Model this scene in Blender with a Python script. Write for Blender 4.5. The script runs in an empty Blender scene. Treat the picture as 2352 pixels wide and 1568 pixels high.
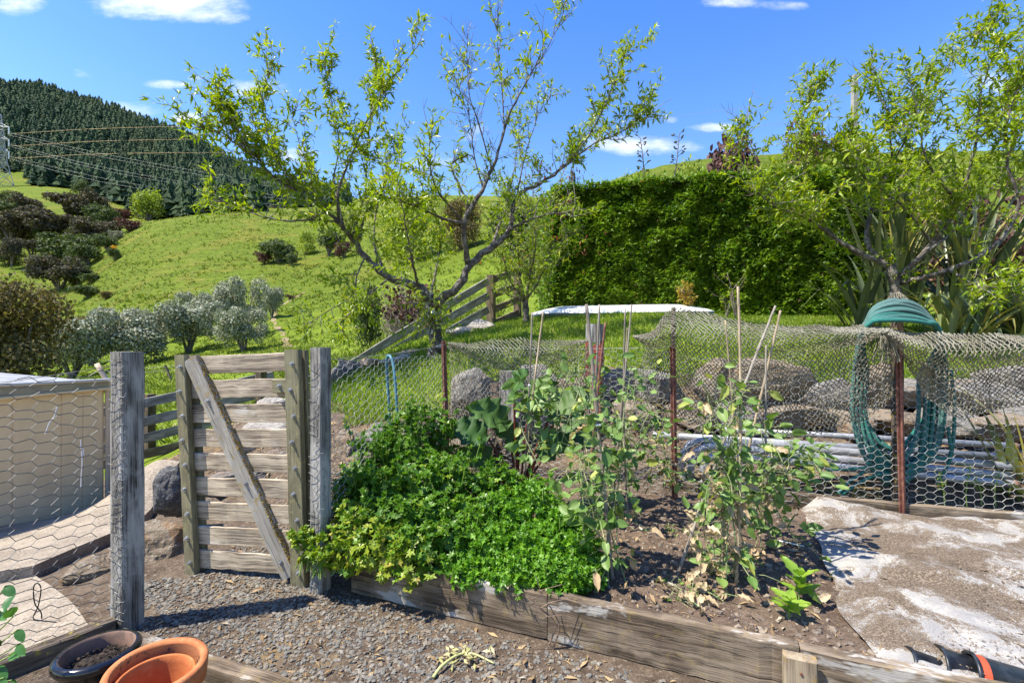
import bpy, math, random
import numpy as np
from mathutils import Vector, Matrix, noise

# ---------------------------------------------------------------- camera, world, sun, exposure
SC = bpy.context.scene
COL = SC.collection
F, CX, CY, H = 1078.0, 1176.0, 790.0, 1.3          # focal length and horizon of the photograph (2352 px wide), eye height in m
cam = bpy.data.cameras.new('camera'); cam.sensor_width = 36; cam.lens = 36*F/2352
cam.shift_y = (CY-784)/2352; cam.clip_start = .05; cam.clip_end = 3000
camo = bpy.data.objects.new('camera', cam); COL.objects.link(camo)
camo.location = (0, 0, H); camo.rotation_euler = (math.pi/2, 0, 0); SC.camera = camo

SUN_EL = math.radians(59); SUN_AZ = math.radians(-106)   # azimuth from +Y towards +X: the sun stands to the left, a little behind the camera
sv = Vector((math.sin(SUN_AZ)*math.cos(SUN_EL), math.cos(SUN_AZ)*math.cos(SUN_EL), math.sin(SUN_EL)))
sl = bpy.data.lights.new('sun', 'SUN'); sl.energy = 4.9; sl.angle = math.radians(.5); sl.color = (1, .93, .8)
so = bpy.data.objects.new('sun', sl); COL.objects.link(so); so.rotation_euler = sv.to_track_quat('Z', 'Y').to_euler(); so.location = (-20, -4, 30)
SC.view_settings.view_transform = 'Standard'; SC.view_settings.look = 'None'
SC.view_settings.exposure = 1.1; SC.view_settings.gamma = 1; SC.view_settings.use_curve_mapping = False
SC.cycles.max_bounces = 6; SC.cycles.diffuse_bounces = 3; SC.cycles.glossy_bounces = 2; SC.cycles.transmission_bounces = 3
SC.cycles.use_denoising = True; SC.cycles.caustics_reflective = False; SC.cycles.caustics_refractive = False

def nd(nt, typ, ins=None, **kw):
    n = nt.nodes.new(typ)
    for k, v in kw.items(): setattr(n, k, v)
    for k, v in (ins or {}).items():
        s = n.inputs[k]
        if isinstance(v, bpy.types.NodeSocket): nt.links.new(v, s)
        else: s.default_value = v
    return n
def c4(c): return (c[0], c[1], c[2], 1)
def mixc(nt, f, a, b, mode='MIX'):
    n = nt.nodes.new('ShaderNodeMix'); n.data_type = 'RGBA'; n.blend_type = mode
    for i, v in ((0, f), (6, a), (7, b)):
        if isinstance(v, bpy.types.NodeSocket): nt.links.new(v, n.inputs[i])
        else: n.inputs[i].default_value = v if i == 0 else c4(v)
    return n.outputs[2]
def mth(nt, op, a, b=0.0, c=0.0, clamp=False):
    n = nt.nodes.new('ShaderNodeMath'); n.operation = op; n.use_clamp = clamp
    for i, v in enumerate((a, b, c)):
        if isinstance(v, bpy.types.NodeSocket): nt.links.new(v, n.inputs[i])
        else: n.inputs[i].default_value = v
    return n.outputs[0]
def ramp(nt, f, lo, hi):
    n = nt.nodes.new('ShaderNodeMapRange'); n.interpolation_type = 'SMOOTHSTEP'
    nt.links.new(f, n.inputs[0]); n.inputs[1].default_value = lo; n.inputs[2].default_value = hi
    return n.outputs[0]
def nz(nt, vec, scale, detail=4, rough=.55, dist=0):
    return nd(nt, 'ShaderNodeTexNoise', {'Vector': vec, 'Scale': scale, 'Detail': detail, 'Roughness': rough, 'Distortion': dist}).outputs[0]

W = bpy.data.worlds.new('World'); SC.world = W; W.use_nodes = True; W.cycles.sampling_method = 'MANUAL'; W.cycles.sample_map_resolution = 256
nt = W.node_tree; nt.nodes.clear()
sky = nd(nt, 'ShaderNodeTexSky', sky_type='NISHITA', sun_disc=False, sun_elevation=SUN_EL, sun_rotation=SUN_AZ)
sky.air_density = 1.6; sky.dust_density = .3; sky.ozone_density = 3.2
hs = nd(nt, 'ShaderNodeHueSaturation', {'Hue': .52, 'Saturation': 1.38, 'Value': 1.0, 'Color': sky.outputs[0]})
tc = nd(nt, 'ShaderNodeTexCoord')
sp = nd(nt, 'ShaderNodeSeparateXYZ', {0: tc.outputs['Generated']})
ay = mth(nt, 'MAXIMUM', mth(nt, 'ABSOLUTE', sp.outputs[1]), .02)
qx = mth(nt, 'DIVIDE', sp.outputs[0], ay); qz = mth(nt, 'DIVIDE', sp.outputs[2], ay)
q = nd(nt, 'ShaderNodeCombineXYZ', {0: qx, 1: mth(nt, 'MULTIPLY', qz, 2.2), 2: 0.0}).outputs[0]
qv = nd(nt, 'ShaderNodeCombineXYZ', {0: qx, 1: qz, 2: 0.0}).outputs[0]
n1 = nz(nt, q, 9, 6, .6); n2 = nz(nt, q, 30, 5, .6)
best = None
for (x, y, rx, ry, s) in ((390, 8, 210, 52, 1.), (480, 34, 105, 26, .9), (40, 8, 75, 34, .7), (600, 203, 95, 24, .75), (380, 195, 70, 12, .7), (455, 177, 34, 11, .7),
                          (425, 271, 46, 16, .95), (270, 262, 130, 30, .8), (185, 168, 32, 14, .35), (1470, 334, 160, 27, 1.), (1640, 293, 66, 13, .9),
                          (1540, 273, 22, 10, .5), (1668, 6, 85, 16, .9), (1790, 14, 70, 12, .5), (690, 362, 60, 22, .7), (1090, 310, 60, 22, .4), (1000, 380, 120, 25, .5), (2290, 200, 120, 40, .5), (880, 330, 90, 18, .35)):
    e = nd(nt, 'ShaderNodeVectorMath', {0: qv, 1: (F/rx, F/ry, 0), 2: (-(x-CX)/rx, -(CY-y)/ry, 0)}, operation='MULTIPLY_ADD').outputs[0]
    d = mth(nt, 'MULTIPLY_ADD', nd(nt, 'ShaderNodeVectorMath', {0: e, 1: e}, operation='DOT_PRODUCT').outputs['Value'], -s, s)
    best = d if best is None else mth(nt, 'MAXIMUM', best, d)
best = mth(nt, 'MAXIMUM', best, -.45)
cl = mth(nt, 'ADD', best, mth(nt, 'ADD', mth(nt, 'MULTIPLY', mth(nt, 'SUBTRACT', n1, .5), 2.2), mth(nt, 'MULTIPLY', mth(nt, 'SUBTRACT', n2, .5), .8)))
cl = mth(nt, 'MULTIPLY', ramp(nt, cl, .05, 1.5), .85)
skc = mixc(nt, cl, hs.outputs[0], (5.6, 5.75, 5.9))
bg = nd(nt, 'ShaderNodeBackground', {0: skc, 1: .12})
wo = nd(nt, 'ShaderNodeOutputWorld', {0: bg.outputs[0]})

# ---------------------------------------------------------------- helpers
rng = np.random.default_rng(11)
def at(x, y, Y): return np.array([(x-CX)/F*Y, Y, H-(y-CY)/F*Y])      # the point seen at photo pixel (x, y) at depth Y
def gnd(x, y, z=0.): return at(x, y, (H-z)*F/(y-CY))                 # the same on a level surface z
def A(*a): return np.array(a, float)
def unit(v):
    v = np.asarray(v, float); return v/np.maximum(np.linalg.norm(v, axis=-1, keepdims=True), 1e-9)
ORG = {}
class MB:
    def __init__(s): s.v, s.t, s.a, s.w, s.n = [], [], [], [], 0
    def add(s, V, T, a=0., w=None):
        V = np.asarray(V, float).reshape(-1, 3); T = np.asarray(T, int).reshape(-1, 3)
        s.v.append(V); s.t.append(T+s.n); s.a.append(np.broadcast_to(np.asarray(a, float), (len(V),)).copy())
        s.w.append(V if w is None else np.asarray(w, float)); s.n += len(V); return s
    def tube(s, pts, rad, sides=6, a=0., caps=True, wob=0.):
        P = np.asarray(pts, float); n = len(P); R = np.broadcast_to(np.asarray(rad, float), (n,))
        tg = unit(np.gradient(P, axis=0)); ref = A(0, 0, 1) if abs(tg[:, 2]).mean() < .8 else A(1, 0, 0)
        e1 = unit(np.cross(tg, ref)); e2 = np.cross(tg, e1)
        th = np.arange(sides)*2*math.pi/sides
        Rr = R[:, None]*(1+wob*rng.normal(size=(n, sides)))
        V = P[:, None]+Rr[..., None]*(np.cos(th)[None, :, None]*e1[:, None]+np.sin(th)[None, :, None]*e2[:, None])
        i = np.arange(n-1)[:, None]*sides; j = np.arange(sides)[None]; k = (j+1) % sides
        q1 = np.stack([i+j, i+k, i+sides+k], -1).reshape(-1, 3); q2 = np.stack([i+j, i+sides+k, i+sides+j], -1).reshape(-1, 3)
        T = [q1, q2]
        if caps:
            f = np.array([[0, m+1, m] for m in range(1, sides-1)]); T += [f, f[:, ::-1]+(n-1)*sides]
        ln = np.concatenate([[0], np.cumsum(np.linalg.norm(np.diff(P, axis=0), axis=1))])
        w = np.stack([np.repeat(ln, sides), np.tile(np.cos(th), n)*np.repeat(R, sides), np.tile(np.sin(th), n)*np.repeat(R, sides)], -1)+rng.uniform(0, 9, 3)
        return s.add(V.reshape(-1, 3), np.concatenate(T), a, w)
    def beam(s, p0, p1, wd, th, up=(0, 0, 1), bev=.004, seg=8, wob=.0015, a=None, taper=None):
        """board from p0 to p1, wd across (side), th along up"""
        p0, p1 = np.asarray(p0, float), np.asarray(p1, float); x = unit(p1-p0); L = np.linalg.norm(p1-p0)
        z = unit(np.asarray(up, float)-x*np.dot(x, up)); y = np.cross(z, x); b = min(bev, wd*.3, th*.3)
        yy, zz = wd/2, th/2
        cs = np.array([[-yy+b, -zz], [yy-b, -zz], [yy, -zz+b], [yy, zz-b], [yy-b, zz], [-yy+b, zz], [-yy, zz-b], [-yy, -zz+b]])
        V, w = [], []; off = rng.uniform(0, 20, 3)
        for i in range(seg+1):
            t = i/seg; d = rng.normal(size=2)*wob; k = .985 if i in (0, seg) else 1
            c = cs*k+d+rng.normal(size=(8, 2))*wob*.5
            V.append(p0+x*L*t+c[:, :1]*y+c[:, 1:]*z); w.append(np.concatenate([np.full((8, 1), L*t), cs], 1)+off)
        T = []
        for i in range(seg):
            for j in range(8):
                k = (j+1) % 8; o = i*8; T += [[o+j, o+k, o+8+k], [o+j, o+8+k, o+8+j]]
        f = [[0, m+1, m] for m in range(1, 7)]; T += f+[[q_+seg*8 for q_ in r[::-1]] for r in f]
        return s.add(np.concatenate(V), T, rng.random() if a is None else a, np.concatenate(w))
    def edges(s, P0, P1, r, a=0.):
        d = unit(P1-P0); ref = np.where(np.abs(d[:, 2:]) < .9, A(0, 0, 1)[None], A(1, 0, 0)[None]); e1 = unit(np.cross(d, ref)); e2 = np.cross(d, e1)
        n = len(P0); th = np.arange(3)*2*math.pi/3
        ring = r*(np.cos(th)[None, :, None]*e1[:, None]+np.sin(th)[None, :, None]*e2[:, None])
        V = np.concatenate([P0[:, None]+ring, P1[:, None]+ring], 1).reshape(-1, 3)
        t = np.array([[0, 1, 4], [0, 4, 3], [1, 2, 5], [1, 5, 4], [2, 0, 3], [2, 3, 5]])
        return s.add(V, (t[None]+(np.arange(n)*6)[:, None, None]).reshape(-1, 3), np.repeat(np.broadcast_to(np.asarray(a, float), (n,)), 6))
    def leaves(s, tv, tt, pos, dirv, nrm, size, var, wid=1.):
        pos = np.asarray(pos, float); n = len(pos)
        if n == 0: return s
        x = unit(dirv); y = unit(np.cross(nrm, x)); z = np.cross(x, y); sz = np.broadcast_to(np.asarray(size, float), (n,))[:, None, None]
        V = pos[:, None]+sz*(tv[None, :, :1]*x[:, None]+wid*tv[None, :, 1:2]*y[:, None]+tv[None, :, 2:]*z[:, None])
        m = len(tv)
        return s.add(V.reshape(-1, 3), (tt[None]+(np.arange(n)*m)[:, None, None]).reshape(-1, 3), np.repeat(np.broadcast_to(np.asarray(var, float), (n,)), m), np.tile(tv, (n, 1)))
    def grid(s, V, a=0., w=None):
        V = np.asarray(V, float); n, m = V.shape[:2]
        i = np.arange(n-1)[:, None]*m+np.arange(m-1)[None]
        T = np.concatenate([np.stack([i, i+m, i+m+1], -1).reshape(-1, 3), np.stack([i, i+m+1, i+1], -1).reshape(-1, 3)])
        a = np.asarray(a, float); a = a.reshape(-1) if a.ndim == 2 else a
        return s.add(V.reshape(-1, 3), T, a, None if w is None else np.asarray(w).reshape(-1, 3))
    def lathe(s, prof, c, sides=40, axis=(0, 0, 1), a=0.):
        c = np.asarray(c, float); ax = unit(axis); e1 = unit(np.cross(ax, A(0, 1, 0) if abs(ax[1]) < .9 else A(1, 0, 0))); e2 = np.cross(ax, e1)
        th = np.arange(sides+1)*2*math.pi/sides
        V = np.array([c+ax*h+r*(np.cos(th)[:, None]*e1+np.sin(th)[:, None]*e2) for r, h in prof])
        return s.grid(V, a)
    def mesh(s, name, smooth=False, org=(0, 0, 0)):
        V = np.concatenate(s.v)-np.asarray(org, float); T = np.concatenate(s.t); a = np.concatenate(s.a); w = np.concatenate(s.w)
        me = bpy.data.meshes.new(name); me.vertices.add(len(V)); me.vertices.foreach_set('co', V.astype(np.float32).ravel())
        me.loops.add(T.size); me.loops.foreach_set('vertex_index', T.astype(np.int32).ravel())
        me.polygons.add(len(T)); me.polygons.foreach_set('loop_start', (np.arange(len(T))*3).astype(np.int32))
        me.polygons.foreach_set('use_smooth', np.full(len(T), smooth))
        me.update(calc_edges=True)
        me.attributes.new('var', 'FLOAT', 'POINT').data.foreach_set('value', a.astype(np.float32))
        me.attributes.new('wc', 'FLOAT_VECTOR', 'POINT').data.foreach_set('vector', w.astype(np.float32).ravel())
        return me
    def build(s, name, mat, parent=None, smooth=False, kind=None):
        """a part of parent (vertices in world space), or a top-level mesh when parent is None"""
        org = ORG[parent] if parent is not None else (np.concatenate(s.v).mean(0)*A(1, 1, 0)+A(0, 0, np.concatenate(s.v)[:, 2].min()))
        me = s.mesh(name, smooth, org); me.materials.append(mat)
        o = bpy.data.objects.new(name, me); COL.objects.link(o); ORG[o] = org
        if parent is not None: o.parent = parent
        else: o.location = org
        if kind: o['kind'] = kind
        return o
def tag(o, label, cat, group=None, kind=None):
    o['label'] = label; o['category'] = cat
    if group: o['group'] = group
    if kind: o['kind'] = kind
    return o
def thing(name, label, cat, loc, group=None):
    o = bpy.data.objects.new(name, None); o.empty_display_size = .1; COL.objects.link(o); o.location = loc; ORG[o] = np.asarray(loc, float)
    return tag(o, label, cat, group)
def struct(mb, name, mat, smooth=True):
    o = mb.build(name, mat, None, smooth); o['kind'] = 'structure'; return o
def copytree(o, loc, rz=0, sc=1., label=None, parent=None):
    c = o.copy(); COL.objects.link(c)
    if parent is None:
        c.location = loc; c.rotation_euler = (0, 0, rz); c.scale = (sc, sc, sc) if np.isscalar(sc) else sc; ORG[c] = np.asarray(loc, float)
        if label: c['label'] = label
    else: c.parent = parent
    for ch in o.children: copytree(ch, None, parent=c)
    return c
def resample(P, n):
    P = np.asarray(P, float); d = np.concatenate([[0], np.cumsum(np.linalg.norm(np.diff(P, axis=0), axis=1))])
    t = np.linspace(0, d[-1], n); return np.stack([np.interp(t, d, P[:, k]) for k in range(P.shape[1])], -1)
def smooth(P, n=24):
    """Catmull-Rom through P, resampled to n points"""
    P = np.asarray(P, float)
    if len(P) < 3: return resample(P, n)
    Q = np.concatenate([[2*P[0]-P[1]], P, [2*P[-1]-P[-2]]]); out = []
    for i in range(1, len(Q)-2):
        t = np.linspace(0, 1, 10, endpoint=False)[:, None]; a, b, c, d = Q[i-1], Q[i], Q[i+1], Q[i+2]
        out.append(.5*((2*b)+(c-a)*t+(2*a-5*b+4*c-d)*t*t+(3*b-a-3*c+d)*t**3))
    return resample(np.concatenate(out+[P[-1:]]), n)
def fbm(x, y, z=0., s=1., o=4):
    return noise.fractal(Vector((x*s, y*s, z*s)), .9, 2.1, o)
def vfbm(V, s, o=3, seed=0.):
    return np.array([noise.fractal(Vector((p[0]*s+seed, p[1]*s-seed, p[2]*s+.5*seed)), .9, 2.1, o) for p in V])

# ---------------------------------------------------------------- materials
def newmat(name):
    m = bpy.data.materials.new(name); m.use_nodes = True; n = m.node_tree
    return m, n, n.nodes['Principled BSDF']
def bump(n, b, h, strength=.5, dist=.01):
    n.links.new(nd(n, 'ShaderNodeBump', {'Strength': strength, 'Distance': dist, 'Height': h}).outputs[0], b.inputs['Normal'])
def attr(n, k): return nd(n, 'ShaderNodeAttribute', attribute_name=k)
def wood(name, light, mid, dark, moss=None, mossamt=0., contrast=1., tex=1., pale=None, paleamt=0.):
    m, n, b = newmat(name); wc = attr(n, 'wc').outputs['Vector']
    st = nd(n, 'ShaderNodeMapping', {0: wc, 3: (1.5*tex, 45*tex, 45*tex)}).outputs[0]; fn = nd(n, 'ShaderNodeMapping', {0: wc, 3: (5, 210, 210)}).outputs[0]
    bl = nd(n, 'ShaderNodeMapping', {0: wc, 3: (4, 11, 11)}).outputs[0]
    s1 = nz(n, st, 1, 5, .65, .2); s2 = nz(n, fn, 1, 3, .6); s3 = nz(n, bl, 1, 4, .6, .4)
    g = mth(n, 'ADD', mth(n, 'MULTIPLY', s1, .6), mth(n, 'MULTIPLY', s2, .4))
    c = mixc(n, ramp(n, g, .5-.14/contrast, .5+.12/contrast), dark, mid); c = mixc(n, ramp(n, s3, .42, .66), c, light)
    c = mixc(n, ramp(n, s1, .3, .4), dark, c)
    v = attr(n, 'var').outputs['Fac']; c = mixc(n, mth(n, 'MULTIPLY', v, .3), c, mid)
    ck = mth(n, 'ABSOLUTE', mth(n, 'SUBTRACT', nz(n, nd(n, 'ShaderNodeMapping', {0: wc, 3: (1.1, 60, 60)}).outputs[0], 1, 3, .5, .25), .5)); c = mixc(n, mth(n, 'MULTIPLY', ramp(n, ck, .018, .004), .75), c, (dark[0]*.5, dark[1]*.5, dark[2]*.5))
    if pale is not None: c = mixc(n, mth(n, 'MULTIPLY', ramp(n, nz(n, bl, .5, 5, .7, .3), .56, .62), paleamt), c, pale)
    if moss is not None: c = mixc(n, mth(n, 'MULTIPLY', ramp(n, nz(n, wc, 22, 6, .7), .55, .63), mossamt), c, moss)
    n.links.new(c, b.inputs['Base Color']); b.inputs['Roughness'].default_value = .88; b.inputs['Specular IOR Level'].default_value = .25
    bump(n, b, mth(n, 'ADD', g, mth(n, 'MULTIPLY', s3, .3)), .7, .006); return m
def plain(name, c, rough=.6, metal=0., c2=None, sc=8., spec=.4, bmp=0., detail=5, lo=.42, hi=.62, bsc=None):
    m, n, b = newmat(name); p = nd(n, 'ShaderNodeNewGeometry').outputs['Position']
    if c2 is not None: n.links.new(mixc(n, ramp(n, nz(n, p, sc, detail, .65), lo, hi), c, c2), b.inputs['Base Color'])
    else: b.inputs['Base Color'].default_value = c4(c)
    b.inputs['Roughness'].default_value = rough; b.inputs['Metallic'].default_value = metal; b.inputs['Specular IOR Level'].default_value = spec
    if bmp: bump(n, b, nz(n, p, bsc or sc*4, 6, .7), bmp, .01)
    return m
def leafmat(name, c0, c1, c2=None, trans=.4, rough=.45, tcol=None, spec=.35):
    """leaf colour runs from c0 to c1 with the leaf's own var (c2 for the last few)"""
    m, n, b = newmat(name); v = attr(n, 'var').outputs['Fac']
    c = mixc(n, ramp(n, v, 0, .9), c0, c1)
    if c2 is not None: c = mixc(n, ramp(n, v, .93, .95), c, c2)
    n.links.new(c, b.inputs['Base Color']); b.inputs['Roughness'].default_value = rough; b.inputs['Specular IOR Level'].default_value = spec
    tr = nd(n, 'ShaderNodeBsdfTranslucent', {0: mixc(n, 1.0, c, tcol or (1.25, 1.35, .5), 'MULTIPLY')})
    mx = nd(n, 'ShaderNodeMixShader', {0: trans, 1: b.outputs[0], 2: tr.outputs[0]})
    n.links.new(mx.outputs[0], n.nodes['Material Output'].inputs[0]); return m
M = {}
M['gate_board'] = wood('gate_board', (.56, .47, .35), (.45, .37, .27), (.13, .1, .075), pale=(.6, .56, .49), paleamt=.7, contrast=1.4, tex=1.3)
M['gate_stile'] = wood('gate_stile', (.27, .25, .155), (.21, .19, .115), (.11, .095, .06), moss=(.33, .3, .13), mossamt=.4)
M['gate_brace'] = wood('gate_brace', (.46, .43, .38), (.36, .335, .29), (.2, .18, .15), moss=(.3, .19, .02), mossamt=.5, contrast=.7)
M['post'] = wood('post', (.38, .37, .345), (.24, .23, .21), (.05, .043, .037), contrast=1.6, tex=1.4)
M['sleeper'] = wood('sleeper', (.26, .205, .15), (.15, .112, .078), (.03, .022, .015), moss=(.36, .27, .07), mossamt=.18, pale=(.42, .4, .37), paleamt=.8, contrast=1.4, tex=1.5)
M['sleeper_dark'] = wood('sleeper_dark', (.16, .125, .095), (.11, .085, .065), (.04, .03, .022), moss=(.3, .24, .04), mossamt=.8)
M['rail'] = wood('rail', (.36, .34, .31), (.25, .235, .21), (.1, .09, .08))
M['bamboo'] = wood('bamboo', (.5, .4, .27), (.38, .3, .2), (.2, .15, .1), tex=.6)
M['bamboo_grey'] = wood('bamboo_grey', (.34, .3, .25), (.24, .21, .175), (.12, .1, .08), tex=.6)
M['galv'] = plain('galv', (.3, .31, .33), .5, .45, (.42, .43, .45), 9, bmp=.08)
M['rust_end'] = plain('rust_end', (.2, .085, .045), .8, .2, (.33, .2, .13), 30)
M['rust'] = plain('rust', (.15, .055, .037), .85, 0, (.25, .115, .08), 28, bmp=.4)
M['bolt'] = plain('bolt', (.4, .42, .45), .45, .8, (.55, .57, .6), 40)
M['wire'] = plain('wire', (.26, .26, .25), .5, .2, (.4, .4, .38), 15)
M['wire_dull'] = plain('wire_dull', (.12, .12, .115), .6, 0, (.2, .195, .185), 15)
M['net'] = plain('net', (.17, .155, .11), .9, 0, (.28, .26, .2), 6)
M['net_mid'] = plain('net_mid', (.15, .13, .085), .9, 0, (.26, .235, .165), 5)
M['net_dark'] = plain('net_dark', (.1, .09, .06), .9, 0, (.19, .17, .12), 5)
def ropemat(nm, a, b2):
    m, n, b = newmat(nm); wc = attr(n, 'wc').outputs['Vector']
    wv = nd(n, 'ShaderNodeTexWave', {'Vector': nd(n, 'ShaderNodeMapping', {0: wc, 3: (46, 90, 90)}).outputs[0], 'Scale': 1., 'Distortion': 1.5, 'Detail': 1}).outputs['Fac']
    c = mixc(n, wv, a, b2); c = mixc(n, mth(n, 'MULTIPLY', attr(n, 'var').outputs['Fac'], .7), c, (.13, .2, .19)); n.links.new(c, b.inputs['Base Color'])
    b.inputs['Roughness'].default_value = .8; bump(n, b, wv, .8, .006); return m
M['rope'] = ropemat('rope', (.008, .12, .1), (.03, .27, .22))
M['hose'] = plain('hose', (.06, .17, .22), .5, 0, (.09, .23, .28), 12)
M['black_plastic'] = plain('black_plastic', (.012, .014, .018), .38, 0, (.035, .04, .05), 14)
M['orange'] = plain('orange', (.5, .07, .025), .5)
M['glazed'] = plain('glazed', (.008, .009, .012), .16, 0, (.014, .014, .016), 30, spec=.6)
def potmat(nm, a, b2, salt, grime):
    m, n, b = newmat(nm); p = nd(n, 'ShaderNodeNewGeometry').outputs['Position']
    c = mixc(n, ramp(n, nz(n, p, 16, 6, .7), .35, .65), a, b2); c = mixc(n, mth(n, 'MULTIPLY', ramp(n, nz(n, p, 22, 7, .75, .5), .56, .66), .6), c, salt); c = mixc(n, mth(n, 'MULTIPLY', ramp(n, nz(n, p, 34, 7, .8), .58, .68), .8), c, grime)
    n.links.new(c, b.inputs['Base Color']); b.inputs['Roughness'].default_value = .85; bump(n, b, nz(n, p, 160, 5, .7), .3, .003); return m
M['terracotta_worn'] = potmat('terracotta_worn', (.38, .115, .034), (.47, .17, .06), (.5, .27, .14), (.1, .05, .03))
M['terracotta'] = potmat('terracotta', (.43, .12, .03), (.5, .16, .045), (.52, .22, .09), (.25, .09, .045))
M['terracotta_moss'] = plain('terracotta_moss', (.4, .15, .06), .85, 0, (.1, .055, .035), 26, lo=.5, hi=.6, bmp=.2)
M['potting'] = plain('potting', (.022, .016, .012), .95, 0, (.06, .045, .035), 60, bmp=.8)
M['white_shell'] = plain('white_shell', (.8, .8, .79), .3, 0, (.84, .84, .83), 2, spec=.5)
M['blue_hull'] = plain('blue_hull', (.2, .25, .34), .4)
M['string'] = plain('string', (.7, .68, .7), .8)
M['black_tie'] = plain('black_tie', (.015, .015, .015), .4)
M['pylon'] = plain('pylon', (.42, .45, .48), .5, .3)
M['line'] = plain('line', (.22, .23, .24), .5, .2)
M['line_sunlit'] = plain('line_sunlit', (.62, .42, .2), .5, .2)  # orange sunlight on the conductors, put into their base colour
M['pole'] = plain('pole', (.34, .33, .31), .9, 0, (.27, .26, .24), 3)
def rockmat(name, a, b_, c_, or_=(.36, .2, .09), oramt=.4):
    m, n, b = newmat(name); p = nd(n, 'ShaderNodeNewGeometry').outputs['Position']
    st = nd(n, 'ShaderNodeMapping', {0: p, 2: (.5, .35, .4), 3: (5, 5, 26)}).outputs[0]
    s = nz(n, st, 1, 7, .7, .5); k = nz(n, p, 26, 7, .75); l = nz(n, p, 5, 5, .6, .5)
    c = mixc(n, ramp(n, s, .36, .64), a, b_); c = mixc(n, ramp(n, k, .5, .66), c, c_); c = mixc(n, mth(n, 'MULTIPLY', ramp(n, l, .55, .68), oramt), c, or_)
    c = mixc(n, ramp(n, k, .34, .27), c, (a[0]*.35, a[1]*.35, a[2]*.35))
    n.links.new(c, b.inputs['Base Color']); b.inputs['Roughness'].default_value = .9; b.inputs['Specular IOR Level'].default_value = .2
    bump(n, b, mth(n, 'ADD', mth(n, 'MULTIPLY', s, 1.6), mth(n, 'ADD', k, l)), 1., .05); return m
M['rock_grey'] = rockmat('rock_grey', (.24, .225, .2), (.36, .34, .31), (.5, .475, .43))
M['rock_tan'] = rockmat('rock_tan', (.25, .19, .13), (.38, .31, .23), (.5, .44, .36), oramt=.7)
M['rock_dark'] = rockmat('rock_dark', (.12, .12, .125), (.2, .2, .205), (.4, .39, .38), oramt=.15)
M['rock_pale'] = rockmat('rock_pale', (.42, .38, .33), (.52, .48, .43), (.6, .57, .53), oramt=.3)
M['chip'] = None
# ---------------------------------------------------------------- terrain
ctl = [(-2,0,0),(0,0,0),(2,0,0),(4,0,0),(-1.5,1,0),(1,1,0),(-1.7,2.2,0),(-1,2.4,0),(0,2,0),(1.5,1.5,0),(3.5,1,0),(-4,-2,-.05),(4,-2,0),(0,-2.5,0),(0,3,0),(1.5,2.6,0),(3.2,2,0),
       (-1.5,2.7,0),(-1.75,3.2,-.02),(-2.3,2.2,-.04),(-2.9,3.0,-.17),(-3.3,4.3,-.27),(-3.9,4,-.34),(-4.5,5.2,-.52),(-4.8,4.4,-.47),(-4,2.5,-.22),(-6,3,-.42),(-6,6,-.65),(-2.6,3.4,-.06)]
for (x, y, Y) in [(350,1095,4.6),(370,1075,5.5),(600,1110,3.9),(600,950,5.2),(500,1080,4.6),(780,950,4.8),(800,1060,3.7),(1000,815,6.2),(790,850,6.8),(900,900,5.3),(1100,850,5.3),(1100,1060,4.4),(1400,850,5.2),(1400,1040,4.3),
                  (1700,850,5.0),(1700,1050,4.15),(2300,890,4.7),(2300,1110,3.5),(1557,1110,3.7),(2000,1135,3.4),(1060,1075,4.2),
                  (1200,760,7),(1400,760,6.5),(1400,715,8.7),(1700,740,7.5),(1900,752,7),(2200,770,6.5),(1200,740,8.3),(1120,745,8.6),(2300,740,8.5),(1900,724,9),(1300,715,12),(1700,715,13),(2300,705,13),
                  (700,895,6.2),(620,930,6.6),(500,990,6.8),(340,1050,7),(240,1030,8),(900,790,8),(1000,760,8.6),(100,1010,9)]:
    p = at(x, y, Y); ctl.append(tuple(p))
far = {-500: [(10,1000),(20,900),(40,860),(70,800),(110,720),(160,600),(220,450),(300,330),(420,215),(520,190)],
       0: [(11,990),(20,905),(30,872),(45,830),(62,770),(85,715),(110,640),(150,525),(200,440),(225,428),(300,325),(400,222),(480,205)],
       150: [(12,975),(20,895),(30,865),(45,825),(60,780),(75,745),(95,690),(120,610),(160,500),(205,440),(235,428),(320,322),(410,240),(480,228)],
       250: [(12,965),(20,880),(30,850),(45,805),(60,745),(80,690),(105,610),(135,545),(170,505),(215,460),(260,425),(340,325),(420,268),(480,262)],
       330: [(12,950),(20,870),(30,835),(45,775),(60,715),(80,650),(105,575),(128,525),(150,512),(200,492),(260,440),(350,335),(430,292),(500,290)],
       500: [(12,920),(20,860),(30,808),(45,745),(60,690),(80,620),(105,545),(126,496),(150,492),(200,492),(260,455),(350,395),(430,366),(500,366)],
       620: [(12,890),(20,835),(30,795),(45,735),(60,680),(80,612),(105,545),(128,494),(160,490),(220,485),(300,460),(400,430),(500,430)],
       800: [(12,840),(20,800),(30,765),(45,700),(60,650),(80,590),(105,535),(130,492),(180,478),(260,466),(400,456),(500,462)],
       1000: [(13,745),(20,720),(30,680),(50,610),(80,540),(110,490),(150,466),(260,452),(400,450)],
       1250: [(20,690),(30,640),(50,520),(70,480),(100,470),(200,462),(400,458)],
       1450: [(20,680),(30,600),(50,440),(64,402),(90,410),(200,430)],
       1750: [(20,670),(30,580),(50,410),(62,362),(90,370),(200,400)],
       2352: [(20,650),(30,560),(50,400),(62,350),(90,360),(200,400)],
       2900: [(10,690),(20,640),(50,420),(62,350),(90,360),(200,400)]}
for x, L in far.items():
    for (Y, y) in L: ctl.append(tuple(at(x, y, Y)))
ctl = np.array(ctl)
def uw(X, Y): return np.stack([np.asarray(X)/(np.asarray(Y)+3.5)*1.5, np.log(np.asarray(Y)+3.5)], -1)
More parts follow.
